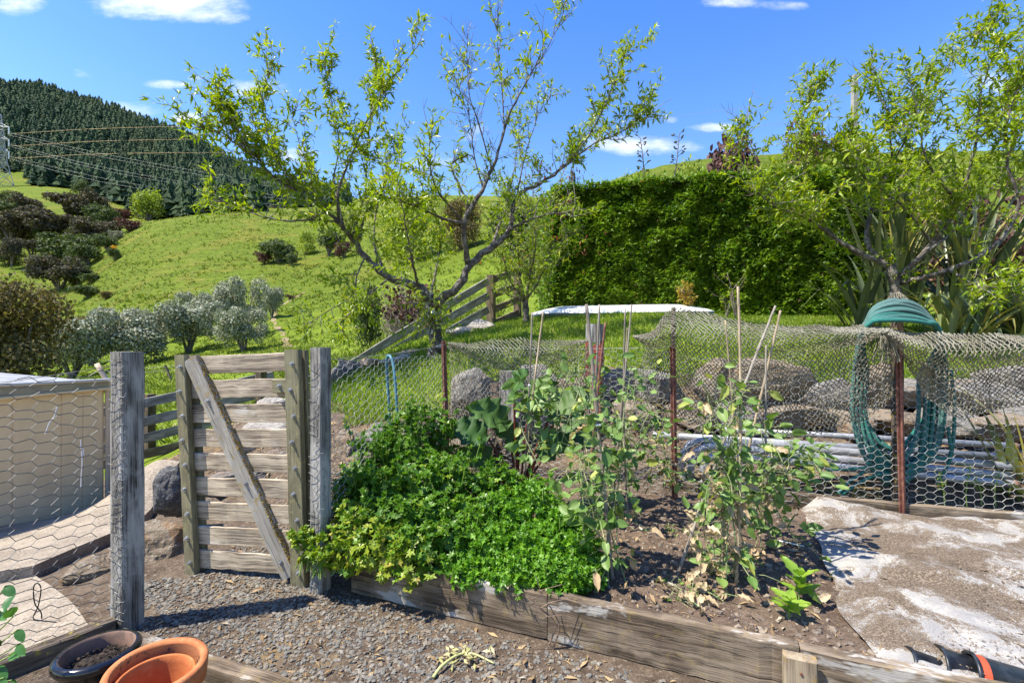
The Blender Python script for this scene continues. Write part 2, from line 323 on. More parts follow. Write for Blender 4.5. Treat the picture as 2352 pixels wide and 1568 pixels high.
def tps_k(d2): return np.where(d2 > 1e-12, .5*d2*np.log(np.maximum(d2, 1e-12)), 0)
CU = uw(ctl[:, 0], ctl[:, 1]); NC = len(CU)
K = tps_k(((CU[:, None]-CU[None])**2).sum(-1))+np.eye(NC)*2e-4; Pm = np.concatenate([np.ones((NC, 1)), CU], 1)
SOL = np.linalg.solve(np.block([[K, Pm], [Pm.T, np.zeros((3, 3))]]), np.concatenate([ctl[:, 2]/(ctl[:, 1]+3.5), np.zeros(3)]))
def sstep(x, a, b):
    t = np.clip((np.asarray(x, float)-a)/(b-a), 0, 1); return t*t*(3-2*t)
def tz(X, Y):
    X = np.asarray(X, float); Y = np.asarray(Y, float); sh = X.shape; q = uw(X.ravel(), np.maximum(Y.ravel(), -2.4))
    out = np.empty(len(q))
    for i in range(0, len(q), 4000):
        d2 = ((q[i:i+4000, None]-CU[None])**2).sum(-1); out[i:i+4000] = tps_k(d2)@SOL[:NC]+SOL[NC]+q[i:i+4000]@SOL[NC+1:]
    z = out.reshape(sh)*(np.maximum(Y, -2.4)+3.5)
    flat = sstep(X, -2.5, -1.95)*(1-sstep(Y, 3.0, 3.6))          # the level yard
    return z*(1-flat)
def tz1(X, Y): return float(tz(np.array([X]), np.array([Y]))[0])
def wall_y(X): return np.interp(X, [-9, -5, -3.5, -2.2, -1.76, -1.2, -.6, 0, 1, 2, 3, 4, 6], [6.6, 6.5, 6.0, 5.3, 4.75, 4.5, 4.9, 5.15, 5.1, 4.95, 4.75, 4.6, 4.4])
Ys = np.concatenate([-np.geomspace(400, 2.5, 16), np.linspace(-2.3, 1, 14)[:-1], np.linspace(1, 10, 150)[:-1], np.geomspace(10, 540, 170)])
ts = np.concatenate([-np.geomspace(14, 1.75, 9), np.linspace(-1.65, 1.65, 282), np.geomspace(1.75, 14, 9)])
GY = Ys[:, None]+0*ts[None]; GX = ts[None]*(np.abs(GY)+3.0); GZ = tz(np.clip(ts, -1.65, 1.65)[None]*(np.clip(GY, 0, None)+3.0), np.maximum(GY, -2.4))
sm = np.array([[fbm(GX[i, j], GY[i, j], 0, 3.0, 3) for j in range(0, 300)] for i in range(len(Ys))])
GZ = GZ+sm*np.where(GY < 10, .02*sstep(np.abs(GX+.2)+GY*.3, 1.5, 4), 0)+np.where(GY > 30, sm*.25, 0)
gm = sstep(GY-wall_y(GX)+.35*sm, -.1, .3)
mb = MB(); mb.grid(np.stack([GX, GY, GZ], -1), gm)
m, n, b = newmat('ground'); p = nd(n, 'ShaderNodeNewGeometry').outputs['Position']; v = attr(n, 'var').outputs['Fac']
f1 = nz(n, p, .09, 5, .6); f2 = nz(n, p, 1.3, 5, .7); f3 = nz(n, p, 9, 6, .75); f4 = nz(n, p, 42, 5, .75)
tr = nd(n, 'ShaderNodeMapping', {0: p, 3: (.12, .12, 1.9)}).outputs[0]; f5 = nz(n, tr, 1, 6, .7, 2.6)
g = mixc(n, ramp(n, f2, .36, .66), (.06, .115, .008), (.145, .195, .016)); g = mixc(n, ramp(n, f3, .4, .7), g, (.2, .25, .02))
dist = nd(n, 'ShaderNodeSeparateXYZ', {0: p}).outputs[1]
g = mixc(n, mth(n, 'MULTIPLY', mth(n, 'MULTIPLY', ramp(n, f5, .5, .7), .5), ramp(n, dist, 45, 80)), g, (.24, .2, .06))
g = mixc(n, mth(n, 'MULTIPLY', ramp(n, f1, .5, .62), mth(n, 'MULTIPLY', .6, ramp(n, dist, 45, 80))), g, (.22, .2, .035))
d_ = mixc(n, ramp(n, f3, .35, .65), (.075, .053, .038), (.15, .113, .08)); d_ = mixc(n, ramp(n, f4, .52, .68), d_, (.26, .22, .17)); d_ = mixc(n, ramp(n, f2, .55, .66), d_, (.21, .15, .08))
c = mixc(n, ramp(n, mth(n, 'ADD', v, mth(n, 'MULTIPLY', mth(n, 'SUBTRACT', f3, .5), .8)), .35, .6), d_, g)
n.links.new(c, b.inputs['Base Color']); b.inputs['Roughness'].default_value = .95; b.inputs['Specular IOR Level'].default_value = .12
far_b = mth(n, 'MULTIPLY', mth(n, 'ADD', f2, mth(n, 'MULTIPLY', f5, 1.5)), ramp(n, dist, 15, 60))
bump(n, b, mth(n, 'ADD', mth(n, 'ADD', mth(n, 'MULTIPLY', f3, .03), mth(n, 'MULTIPLY', f4, .012)), mth(n, 'MULTIPLY', far_b, .5)), 1., 1.)
ground = struct(mb, 'ground', m)

# concrete driveway slabs beside the shed
m, n, b = newmat('concrete'); p = nd(n, 'ShaderNodeNewGeometry').outputs['Position']
a1 = nz(n, p, 4, 5, .6); a2 = nz(n, p, 90, 4, .7); a3 = nz(n, p, 18, 6, .7)
c = mixc(n, ramp(n, a1, .35, .65), (.19, .16, .125), (.29, .245, .19)); c = mixc(n, ramp(n, a2, .5, .65), c, (.42, .36, .29)); c = mixc(n, ramp(n, a3, .58, .7), c, (.12, .09, .065))
n.links.new(c, b.inputs['Base Color']); b.inputs['Roughness'].default_value = .95; b.inputs['Specular IOR Level'].default_value = .15; bump(n, b, mth(n, 'ADD', a2, a3), .6, .006)
M['concrete'] = m
def slab(name, q4, lift, th):
    q4 = np.array(q4, float); s, t = np.meshgrid(np.linspace(0, 1, 22), np.linspace(0, 1, 22), indexing='ij')
    XY = (1-s)[..., None]*((1-t)[..., None]*q4[0]+t[..., None]*q4[3])+s[..., None]*((1-t)[..., None]*q4[1]+t[..., None]*q4[2])
    Z = tz(XY[..., 0], XY[..., 1])+lift
    V = np.concatenate([XY, Z[..., None]], -1); mb = MB(); mb.grid(V)
    for e in (V[0], V[-1], V[:, 0], V[:, -1]): mb.grid(np.stack([e, e-A(0, 0, th)]))
    return struct(mb, name, M['concrete'], False)
slab('driveway_slab', [(-2.75, .85), (-1.93, 2.14), (-3.02, 2.98), (-5.4, 2.35)], .02, .12)
slab('driveway_slab', [(-5.6, 2.4), (-3.06, 3.0), (-3.36, 4.75), (-4.42, 4.85)], .085, .22)

# soil of the raised bed
def front_y(X): return 2.459-.4*(X+.858)
def back_y(X): return 3.26-.32*(X-2.14)
bl = np.array([[-.9, 2.5], [-.58, 4.1]]); br = np.array([[3.9, .6], [3.9, 2.69]])
s, t = np.meshgrid(np.linspace(0, 1, 170), np.linspace(0, 1, 75), indexing='ij')
XY = (1-s)[..., None]*((1-t)[..., None]*bl[0]+t[..., None]*bl[1])+s[..., None]*((1-t)[..., None]*br[0]+t[..., None]*br[1])
def soil_z(X, Y): return .15+.022*fbm(X, Y, 0, 3.2, 4)+.012*fbm(X, Y, 3, 14, 3)
Z = np.array([[soil_z(*XY[i, j]) for j in range(75)] for i in range(170)])
mb = MB(); mb.grid(np.concatenate([XY, Z[..., None]], -1))
m, n, b = newmat('soil'); p = nd(n, 'ShaderNodeNewGeometry').outputs['Position']
a1 = nz(n, p, 3, 5, .6); a2 = nz(n, p, 120, 4, .75); a3 = nz(n, p, 24, 6, .7)
c = mixc(n, ramp(n, a1, .35, .65), (.115, .08, .058), (.18, .13, .095)); c = mixc(n, ramp(n, a3, .45, .65), c, (.23, .17, .125)); c = mixc(n, ramp(n, a2, .6, .7), c, (.3, .25, .2)); c = mixc(n, ramp(n, a2, .42, .34), c, (.045, .03, .022))
n.links.new(c, b.inputs['Base Color']); b.inputs['Roughness'].default_value = .97; b.inputs['Specular IOR Level'].default_value = .1; bump(n, b, mth(n, 'ADD', a3, mth(n, 'MULTIPLY', a2, .6)), 1., .02)
M['soil'] = m; struct(mb, 'garden_soil', m)

# gravel of the path and clods of the bed: uncountable
ico = np.array([[0,0,-1],[.72,-.53,-.45],[-.28,-.85,-.45],[-.89,0,-.45],[-.28,.85,-.45],[.72,.53,-.45],[.28,-.85,.45],[-.72,-.53,.45],[-.72,.53,.45],[.28,.85,.45],[.89,0,.45],[0,0,1]])
icf = np.array([[0,1,2],[1,0,5],[0,2,3],[0,3,4],[0,4,5],[1,5,10],[2,1,6],[3,2,7],[4,3,8],[5,4,9],[1,10,6],[2,6,7],[3,7,8],[4,8,9],[5,9,10],[6,10,11],[7,6,11],[8,7,11],[9,8,11],[10,9,11]])[:, ::-1]
def stones(pts, smin, smax, flat=.45, pw=2.):
    k = len(pts); th = rng.uniform(0, 6.28, k); sz = smin+(smax-smin)*rng.random(k)**pw
    d = np.stack([np.cos(th), np.sin(th), rng.normal(size=k)*.2], -1); nr = np.stack([rng.normal(size=k)*.25, rng.normal(size=k)*.25, np.ones(k)], -1)
    mb = MB(); tv = ico*A(1, .72, flat)
    for h in range(4):
        mk = np.arange(h, k, 4); jit = tv*(1+rng.normal(size=tv.shape)*.22); mb.leaves(jit, icf, pts[mk], d[mk], nr[mk], sz[mk], rng.random(len(mk)))
    return mb
def chipmat(name, cols):
    m, n, b = newmat(name); v = attr(n, 'var').outputs['Fac']; p = nd(n, 'ShaderNodeNewGeometry').outputs['Position']
    r = n.nodes.new('ShaderNodeValToRGB'); r.color_ramp.interpolation = 'CONSTANT'; e = r.color_ramp.elements
    while len(e) < len(cols): e.new(.5)
    for i, cc in enumerate(cols): e[i].position = i/len(cols); e[i].color = c4(cc)
    n.links.new(v, r.inputs[0]); c = mixc(n, ramp(n, nz(n, p, 140, 3), .4, .7), r.outputs[0], (.2, .175, .14))
    n.links.new(c, b.inputs['Base Color']); b.inputs['Roughness'].default_value = .85; return m
M['chip'] = chipmat('chip', [(.06, .064, .062), (.09, .092, .085), (.12, .12, .108), (.07, .073, .073), (.15, .135, .105), (.11, .083, .056), (.21, .19, .155), (.08, .08, .072), (.145, .105, .065), (.1, .1, .09)])
M['clod'] = chipmat('clod', [(.09, .062, .045), (.14, .1, .075), (.18, .135, .1), (.11, .08, .06), (.24, .19, .14), (.07, .05, .038)])
k = 46000; X = rng.uniform(-2.0, 1.5, k); Y = rng.uniform(1.2, 3.7, k)
dfront = front_y(X)-.03-Y                                   # distance to the bed's front board
path = np.exp(-((Y-(2.25-.42*(X+1.2)))/.42)**2)*sstep(-X, -1.0, .6)+.55*np.exp(-((X+1.35)/.6)**2)*(Y > 2.3)
pl_edge = Y-(2.09-.364*(X+1.75))
keep = (pl_edge > .03) & ((dfront > .02) | (X < -.98)) & (rng.random(k) < .09+.85*path) & ~((X < -1.75) & (Y < 2.3)) & (X > -2.1+0*Y) & ~((X < -1.8) & (Y > 2.6))
P = np.stack([X[keep], Y[keep], tz(X[keep], Y[keep])+.002], -1)
g_ = stones(P, .004, .0165, .42, 1.6).build('gravel', M['chip'], kind='stuff'); g_['label'] = 'loose grey gravel on the path by the gate'; g_['category'] = 'gravel'
k = 9000; s = rng.random(k); t = rng.random(k)
XYs = (1-s)[:, None]*((1-t)[:, None]*bl[0]+t[:, None]*bl[1])+s[:, None]*((1-t)[:, None]*br[0]+t[:, None]*br[1])
XYs = XYs[(XYs[:, 0] > -.4) & (XYs[:, 0] < 2.3)]
P = np.array([[x, y, soil_z(x, y)+.001] for x, y in XYs])
g_ = stones(P, .003, .019, .7, 3.5).build('soil_crumbs', M['clod'], kind='stuff'); g_['label'] = 'dry brown clods scattered over the bed soil'; g_['category'] = 'soil'
# dry litter: leaves, twigs and bark chips over yard, bed and bank
lt = np.array([[0,0,0],[.5,.16,.05],[.5,-.16,.05],[1,0,-.04]]); ltt = np.array([[0,2,1],[1,2,3]])
k = 5200; X = rng.uniform(-2, 1.6, k); Y = rng.uniform(1.2, 3.6, k); ok = (Y-(2.09-.364*(X+1.75)) > .04) & ~((X < -1.8)) & ((front_y(X)-.05 > Y) | (X < -1))
X, Y = X[ok], Y[ok]; P1 = np.stack([X, Y, tz(X, Y)+.006], -1)
X2 = rng.uniform(-.3, 2.2, 1500); Y2 = front_y(X2)+.05+rng.random(1500)*1.35; P2 = np.array([[x, y, soil_z(x, y)+.008] for x, y in zip(X2, Y2)])
X3 = rng.uniform(-5, 4, 5200); Y3 = wall_y(X3)-.15-rng.random(5200)**1.3*np.where(X3 < -1, 1.1, .7); P3 = np.stack([X3, Y3, tz(X3, Y3)+.015], -1)
P = np.concatenate([P1, P2, P3]); k = len(P); th = rng.uniform(0, 6.28, k)
sz = np.where(rng.random(k) < .85, .008+.02*rng.random(k), .03+.04*rng.random(k)); sz[len(P1)+len(P2):] *= 1.9
mb = MB(); mb.leaves(lt, ltt, P, np.stack([np.cos(th), np.sin(th), rng.normal(size=k)*.25], -1), np.stack([rng.normal(size=k)*.4, rng.normal(size=k)*.4, np.ones(k)], -1), sz, rng.random(k), .8)
M['litter'] = leafmat('litter', (.2, .125, .06), (.38, .27, .14), (.45, .4, .3), .1, .8)
g_ = mb.build('leaf_litter', M['litter'], kind='stuff'); g_['label'] = 'dry leaf litter and straw on the bare ground'; g_['category'] = 'litter'

# lawn blades
bl_t = np.array([[0,-.06,0],[0,.06,0],[.6,.045,.06],[.6,-.045,.06],[1,0,.22]]); bl_f = np.array([[0,1,2],[0,2,3],[3,2,4]])
def blades(X, Y, hmin, hmax, lean=.45, dz=0., wid=1.):
    k = len(X); d = np.stack([rng.normal(size=k)*lean, rng.normal(size=k)*lean, np.ones(k)], -1); th = rng.uniform(0, 6.28, k)
    mb = MB(); mb.leaves(bl_t, bl_f, np.stack([X, Y, tz(X, Y)+dz], -1), d, np.stack([np.cos(th), np.sin(th), 0*th], -1), rng.uniform(hmin, hmax, k), rng.random(k), wid); return mb
M['grass'] = leafmat('grass', (.09, .18, .01), (.24, .31, .025), (.34, .29, .13), .35, .5)
k = 120000; Y = 4.3+rng.random(k)**1.15*5.4; X = rng.uniform(-.62, 1.15, k)*Y
w_ = Y-wall_y(X)+.25*np.sin(X*5)*np.sin(Y*4); ok = (w_ > 0) & (Y < 9.5) & ~((X < -3.2) & (Y < 6)) & ~((X < -2.6) & (Y > 7.6))
g_ = blades(X[ok], Y[ok], .035, .085, .5, 0, 1.1).build('lawn_grass', M['grass'], kind='stuff'); g_['label'] = 'short green lawn grass on the bank above the rocks'; g_['category'] = 'grass'
# pasture: tufts along the sheep tracks of the far slope, longer grass on the near slope
k = 34000; Y = rng.uniform(22, 150, k)**1.0; X = rng.uniform(-1.2, .0, k)*Y; Z = tz(X, Y)
ok = (.55*np.sin(Z*2.3+3.1*np.sin(X*.083+Y*.05)+2.3*np.sin(Y*.13-X*.031))+.5*np.sin(X*.21+1.7*np.sin(Y*.19))+rng.normal(size=k)*.8 > .45)
X, Y = X[ok], Y[ok]; mbp = MB(); k = len(X)
for q_ in range(4):
    d = np.stack([rng.normal(size=k)*.7, rng.normal(size=k)*.7, np.ones(k)*.8], -1); th = rng.uniform(0, 6.28, k)
    mbp.leaves(bl_t*A(1, 3.4, 1), bl_f, np.stack([X+rng.normal(size=k)*.12, Y+rng.normal(size=k)*.12, tz(X, Y)-.05], -1), d, np.stack([np.cos(th), np.sin(th), 0*th], -1), rng.uniform(.22, .5, k)*np.clip(Y/60, .5, 1.1), rng.random(k))
k = 26000; Yn = rng.uniform(7, 34, k); Xn = rng.uniform(-1.15, -.02, k)*Yn; okn = (Yn > np.interp(Xn, [-9, -5.4, -2.4, -.4], [7.6, 7.4, 7.2, 9.2])) & (np.sin(Xn*1.3+2*np.sin(Yn*.7))+rng.normal(size=k) > -.1); Xn, Yn = Xn[okn], Yn[okn]; k = len(Xn); zn = tz(Xn, Yn)
for q_ in range(3):
    d = np.stack([rng.normal(size=k)*.6, rng.normal(size=k)*.6, np.ones(k)], -1); th = rng.uniform(0, 6.28, k); mbp.leaves(bl_t*A(1, 1.8, 1), bl_f, np.stack([Xn+rng.normal(size=k)*.05, Yn+rng.normal(size=k)*.05, zn-.02], -1), d, np.stack([np.cos(th), np.sin(th), 0*th], -1), rng.uniform(.08, .22, k), rng.random(k))
M['pasture'] = leafmat('pasture', (.1, .165, .012), (.22, .25, .03), (.3, .25, .09), .25, .7)
g_ = mbp.build('pasture_grass', M['pasture'], kind='stuff'); g_['label'] = 'rough pasture tufts on the green hillside across the valley'; g_['category'] = 'grass'

# sheep track on the slope
tp = smooth([(662, 800), (650, 772), (634, 748), (628, 728), (640, 708), (668, 690), (700, 672)], 40); mb = MB(); L_, R_ = [], []
for i_, (x, y) in enumerate(tp):
    Yt = 30.
    for Yq in np.geomspace(14, 70, 160):
        pq = at(x, y, Yq)
        if pq[2] <= tz1(pq[0], Yq): Yt = Yq; break
    w_ = .22+.1*math.sin(i_*1.7); c_ = at(x, y, Yt)
    for lst, sg in ((L_, -1), (R_, 1)): xx = c_[0]+sg*w_; lst.append([xx, Yt, tz1(xx, Yt)+.035])
mb.grid(np.array([L_, R_])); struct(mb, 'sheep_track', plain('track', (.24, .17, .1), .95, 0, (.16, .15, .05), 3))
# ---------------------------------------------------------------- far hillside: pine wood, gully trees, pylon, olives
def hit(x, y, Y0=9., Y1=500.):
    """depth at which the view ray through photo pixel (x, y) meets the terrain"""
    Ys = np.geomspace(Y0, Y1, 400); r = np.array([at(x, y, q_) for q_ in Ys]); g = tz(r[:, 0], r[:, 1])
    k = np.nonzero(r[:, 2] <= g)[0]; return Ys[k[0]] if len(k) else Y1
def pine_t(seed):
    r = np.random.default_rng(seed); V, T = [], []; tiers = 6
    for k in range(tiers):
        z0 = .06+.8*k/tiers; rad = (.26*(1-k/tiers)**.8+.035)*r.uniform(.85, 1.15); top = min(1., z0+.34*(1-.4*k/tiers)); o = len(V); m = 9
        V.append([r.normal()*.01, r.normal()*.01, top])
        for j in range(m):
            a = 6.283*j/m+k; q_ = rad*(1 if j % 2 else .5)*r.uniform(.75, 1.2); V.append([q_*math.cos(a), q_*math.sin(a), z0+(0 if j % 2 else .06)+r.normal()*.015])
        T += [[o, o+1+j, o+1+(j+1) % m] for j in range(m)]
    return np.array(V), np.array(T)
k = 15000; Y = rng.uniform(158, 470, k); x = rng.uniform(-420, 800, k); X = (x-CX)/F*Y
near = np.interp(x, [-420, 0, 55, 75, 240, 300, 340, 420, 560, 800], [240, 255, 250, 222, 222, 200, 172, 165, 165, 165])
gx = np.round(X/3.9).astype(int)*1000+np.round(Y/4.6).astype(int); _, ui = np.unique(gx, return_index=True)
ok = np.zeros(k, bool); ok[ui] = True; ok &= Y > near; ok &= ~((x > 600) & (Y < 240))
X, Y = X[ok], Y[ok]; k = len(X); mb = MB(); hh = (7+9.5*rng.random(k)**.8)*np.where(Y < 235, 1.08, .9)*(1+.18*np.sin(X*.09)*np.sin(Y*.07)); th = rng.uniform(0, 6.28, k)
Zt = tz(X, Y)
for q_ in range(5):
    tv, tt = pine_t(q_); mk = np.arange(q_, k, 5)
    nrm = np.stack([rng.normal(size=len(mk))*.03, rng.normal(size=len(mk))*.03, np.ones(len(mk))], -1)
    mb.leaves(tv, tt, np.stack([X[mk], Y[mk], Zt[mk]-.6], -1), np.stack([np.cos(th[mk]), np.sin(th[mk]), 0*th[mk]], -1), nrm, hh[mk], rng.random(len(mk)))
m, n, b = newmat('pine'); v = attr(n, 'var').outputs['Fac']; p = nd(n, 'ShaderNodeNewGeometry').outputs['Position']
c = mixc(n, v, (.032, .066, .036), (.08, .13, .05)); c = mixc(n, ramp(n, nz(n, p, .9, 4, .7), .4, .65), c, (.045, .085, .042)); c = mixc(n, mth(n, 'MULTIPLY', ramp(n, nz(n, p, .02, 3), .5, .65), .6), c, (.085, .115, .045))
n.links.new(c, b.inputs['Base Color']); b.inputs['Roughness'].default_value = .85; b.inputs['Specular IOR Level'].default_value = .2; bump(n, b, nz(n, p, 2.2, 4, .8), 1., .8)
g_ = mb.build('pine_forest', m, kind='stuff'); g_['label'] = 'dark green pine forest covering the far hill'; g_['category'] = 'forest'

card = np.array([[0,-.3,0],[.5,-.5,.12],[1,0,0],[.5,.5,.12],[0,.3,0]]); cardt = np.array([[0,1,2],[0,2,3],[0,3,4]])
def clumps(mb, cl, k, size, r, up=.3, shell=.35, gap=.0):
    """leaf cards over the shells of ellipsoid clumps cl = [(cx,cy,cz,rx,ry,rz)]"""
    cl = np.array(cl, float); w = cl[:, 3]*cl[:, 4]; ci = r.choice(len(cl), k, p=w/w.sum()); d = unit(r.normal(size=(k, 3))+A(0, 0, up)); rad = 1-shell*r.random(k)**1.5
    P = cl[ci, :3]+d*cl[ci, 3:]*rad[:, None]*(1+.12*r.normal(size=(k, 1)))
    nr = unit(d+r.normal(size=(k, 3))*.6); dv = unit(np.cross(nr, r.normal(size=(k, 3))))
    mb.leaves(card, cardt, P, dv, nr, size*r.uniform(.6, 1.3, k), np.clip(r.random(k), 0, 1)); return mb
def proto_tree(name, seed, spec, mat, tmat, nleaf, size, flat=1., trunk=True, nc=14):
    """unit-high tree at the origin: trunk with forks and a clumped crown"""
    r = np.random.default_rng(seed); t = thing(name, '', '', (0, 0, 0)); cl = []
    mbt = MB()
    for j in range(nc):
        a = r.uniform(0, 6.28); q_ = math.sqrt(r.random())*.36*spec[0]; z = spec[1]+(1-spec[1])*r.uniform(.18, .88)*(1-.9*q_*q_); s = r.uniform(.12, .2)*spec[2]
        c = A(q_*math.cos(a), q_*math.sin(a), min(z, 1-s*flat*.8)); cl.append([*c, s, s, s*flat])
        if trunk and j < 7: mbt.tube(smooth([A(0, 0, 0), A(c[0]*.15, c[1]*.15, spec[1]*.7), c*A(.7, .7, .92), c], 7), np.linspace(.028, .005, 7), 5)
    mb = MB(); clumps(mb, cl, nleaf, size, r)
    if trunk: mbt.build('trunk', tmat, t)
    mb.build('crown', mat, t); return t
M['bark_far'] = plain('bark_far', (.12, .1, .085), .9, 0, (.2, .18, .16), 4)
M['manuka'] = leafmat('manuka', (.045, .045, .026), (.115, .1, .06), (.15, .105, .075), .15, .8)
M['bushgreen'] = leafmat('bushgreen', (.035, .06, .018), (.1, .135, .035), (.17, .19, .06), .2, .7)
M['olive'] = leafmat('olive', (.15, .17, .095), (.37, .38, .27), (.52, .52, .42), .15, .6, (1, 1.05, .8))
M['lime'] = leafmat('lime', (.17, .23, .02), (.3, .36, .04), None, .35, .6)
M['purple'] = leafmat('purple', (.05, .022, .022), (.13, .06, .05), (.2, .1, .07), .2, .7, (1.3, .9, .8))
M['scrub'] = leafmat('scrub', (.075, .06, .018), (.19, .145, .05), (.26, .19, .09), .2, .8)
M['gorse'] = leafmat('gorse', (.6, .3, .01), (.75, .42, .02), None, .2, .8)
used = {}
def plant(kind, x, yb, w, h, label, cat, group=None, Y=None, sink=.03, wide=None):
    """stand a copy of a prototype on the terrain so that it is w x h photo pixels with its foot at pixel (x, yb)"""
    Yh = Y or hit(x, yb); p = at(x, yb, Yh); pr = PROTO[kind]; X = p[0]; z = tz1(X, Yh); Hm = (at(x, yb-h, Yh)[2]-z); Wm = w/F*Yh
    sc = (Wm/pr[1], Wm/pr[1], Hm); loc = (X, Yh, z-sink*Hm); rz = rng.uniform(0, 6.28)
    if kind not in used: o = used[kind] = pr[0]; o.location = loc; o.rotation_euler = (0, 0, rz); o.scale = sc; o['label'] = label
    else: o = copytree(used[kind], loc, rz, sc, label)
    o['category'] = cat
    if group: o['group'] = group
    elif 'group' in o: del o['group']
    return o
PROTO = {}
for kk, (sd, spec, mt, nl, sz, fl, nm, nc) in {
    'manuka': (3, (1.0, .3, 1.05), 'manuka', 3400, .05, .72, 'manuka_tree', 24), 'manuka2': (5, (1.15, .14, 1.15), 'manuka', 3800, .05, .8, 'manuka_tree', 28),
    'bush': (7, (1.0, .12, 1.25), 'bushgreen', 2800, .052, .9, 'native_shrub', 20), 'bush2': (8, (1.1, .2, 1.2), 'bushgreen', 2800, .05, .85, 'native_shrub', 22),
    'olive': (9, (1.1, .2, 1.0), 'olive', 8500, .03, 1.0, 'olive_tree', 26), 'olive2': (10, (1.15, .14, .95), 'olive', 8500, .03, 1.1, 'olive_tree', 28),
    'lime': (12, (.85, .1, 1.3), 'lime', 1800, .055, 1.1, 'poplar_tree', 16), 'purple': (13, (1., .1, 1.25), 'purple', 1500, .06, .9, 'purple_shrub', 14),
    'scrub': (14, (1.15, .05, 1.4), 'scrub', 12000, .028, .95, 'scrub_bush', 22), 'copper': (15, (1.0, .1, 1.2), 'purple', 3000, .045, 1., 'copper_plum_tree', 22),
    'yellow': (16, (1.0, .05, 1.3), 'lime', 2600, .045, .95, 'lime_shrub', 18)}.items():
    PROTO[kk] = (proto_tree(nm, sd, spec, M[mt], M['bark_far'], nl, sz, fl, nc=nc), .36*spec[0]*2+.24*spec[2])
def Z7(zx, zy): return zx/2.924, 357.5+zy/2.924
G1 = 'trees of the gully'
for (zx, zy, w, h, kd, lb) in [
    (70, 590, 190, 200, 'manuka2', 'big brown manuka tree at the edge of the picture above the bare-trunked one'),
    (78, 760, 95, 185, 'manuka', 'small umbrella-shaped manuka tree on a bare trunk'),
    (215, 700, 150, 120, 'manuka', 'brown manuka tree leaning out beside the umbrella-shaped one'),
    (400, 900, 245, 200, 'manuka2', 'broad brown manuka tree standing alone lowest in the gully'),
    (270, 590, 200, 190, 'manuka', 'brown manuka tree in the middle of the gully on a tall dark trunk'),
    (160, 430, 170, 150, 'manuka2', 'brown manuka tree just below the rough clearing'),
    (470, 430, 210, 150, 'manuka', 'brown manuka tree at the top of the gully under the conical shrub'),
    (610, 450, 200, 190, 'manuka2', 'brown manuka tree at the top of the gully next to the pines'),
    (480, 550, 140, 130, 'manuka', 'grey-brown manuka tree behind the pale green gully shrub'),
    (240, 500, 150, 140, 'manuka', 'brown manuka tree tucked behind the tall-trunked one'),
    (640, 600, 210, 160, 'manuka2', 'olive-brown manuka tree on the pasture side of the gully'),
    (480, 720, 230, 170, 'bush', 'pale green rounded shrub in the middle of the gully'),
    (590, 740, 160, 130, 'bush2', 'dark green shrub against the pale rounded one'),
    (700, 480, 160, 130, 'bush', 'bright green leafy shrub below the lime poplar'),
    (720, 640, 120, 90, 'bush2', 'dark green shrub where the pasture begins'),
    (825, 445, 125, 75, 'purple', 'purple-brown bare shrub right beside the lime poplar'),
    (865, 515, 115, 75, 'purple', 'low purple-brown shrub on the pasture brow'),
    (780, 570, 70, 60, 'olive2', 'small pale grey shrub on the pasture edge'),
    (40, 470, 160, 150, 'bush2', 'green shrub between the clearing and the big manuka at the picture edge'),
    (35, 370, 130, 120, 'bush', 'green shrub at the foot of the pylon'),
    (340, 620, 110, 95, 'bush2', 'low green shrub under the mid-gully manukas'),
    (560, 610, 130, 110, 'bush', 'green shrub between the brown manukas and the pale rounded shrub'),
    (45, 740, 110, 80, 'bush', 'green shrub beside the umbrella-shaped manuka'),
    (520, 870, 100, 70, 'bush2', 'low dark shrub beside the lone lowest manuka'),
    (610, 860, 100, 60, 'bush', 'low green shrub on the pasture edge of the stream'),
    (590, 960, 150, 80, 'bush2', 'lowest dark shrub in the shaded stream bed'),
    (715, 965, 65, 45, 'scrub', 'tiny brown bush alone on the lower pasture'),
    (540, 275, 75, 95, 'bush', 'conical olive-green shrub at the edge of the clearing'),
    (390, 540, 130, 120, 'bush2', 'green shrub half hidden among the upper manukas')]:
    x, y = Z7(zx, zy); plant(kd, x, y, w/2.924*1.32, h/2.924*1.22, lb, 'tree' if kd.startswith('manuka') else 'shrub', G1)
gul = np.array([(0, 330), (200, 330), (700, 420), (760, 560), (700, 660), (600, 760), (560, 930), (330, 780), (0, 690)], float); cnt = 0
while cnt < 30:
    zx, zy = rng.uniform(0, 760), rng.uniform(330, 930); ins = False
    for (xa, ya), (xb, yb) in zip(gul, np.roll(gul, -1, 0)):
        if (ya > zy) != (yb > zy) and zx < (xb-xa)*(zy-ya)/(yb-ya)+xa: ins = not ins
    if not ins: continue
    cnt += 1; kd = ('bush', 'bush2', 'bush', 'manuka2')[cnt % 4]; plant(kd, *Z7(zx, zy), rng.uniform(34, 56), rng.uniform(26, 42), 'dark shrub in the dense mass of gully scrub', 'shrub', 'scrub filling the gully')
plant('lime', *Z7(1000, 440), 66, 72, 'bright lime-green poplar tree in front of the pine forest', 'tree')
gb = plant('bush', *Z7(768, 705), 27, 33, 'round shrub topped with orange gorse flowers on the pasture', 'shrub')
p = np.array(gb.location); r_ = rng; mb = MB(); hm = gb.scale[2]
clumps(mb, [[p[0]+.3, p[1]-.5, p[2]+hm*.95, .55, .5, .3]], 130, .16, rng); ORG[gb] = p
fl = mb.build('flowers', M['gorse'], None); fl.location = A(*(fl.location))-0; fl.parent = gb; fl.matrix_parent_inverse = gb.matrix_basis.inverted()
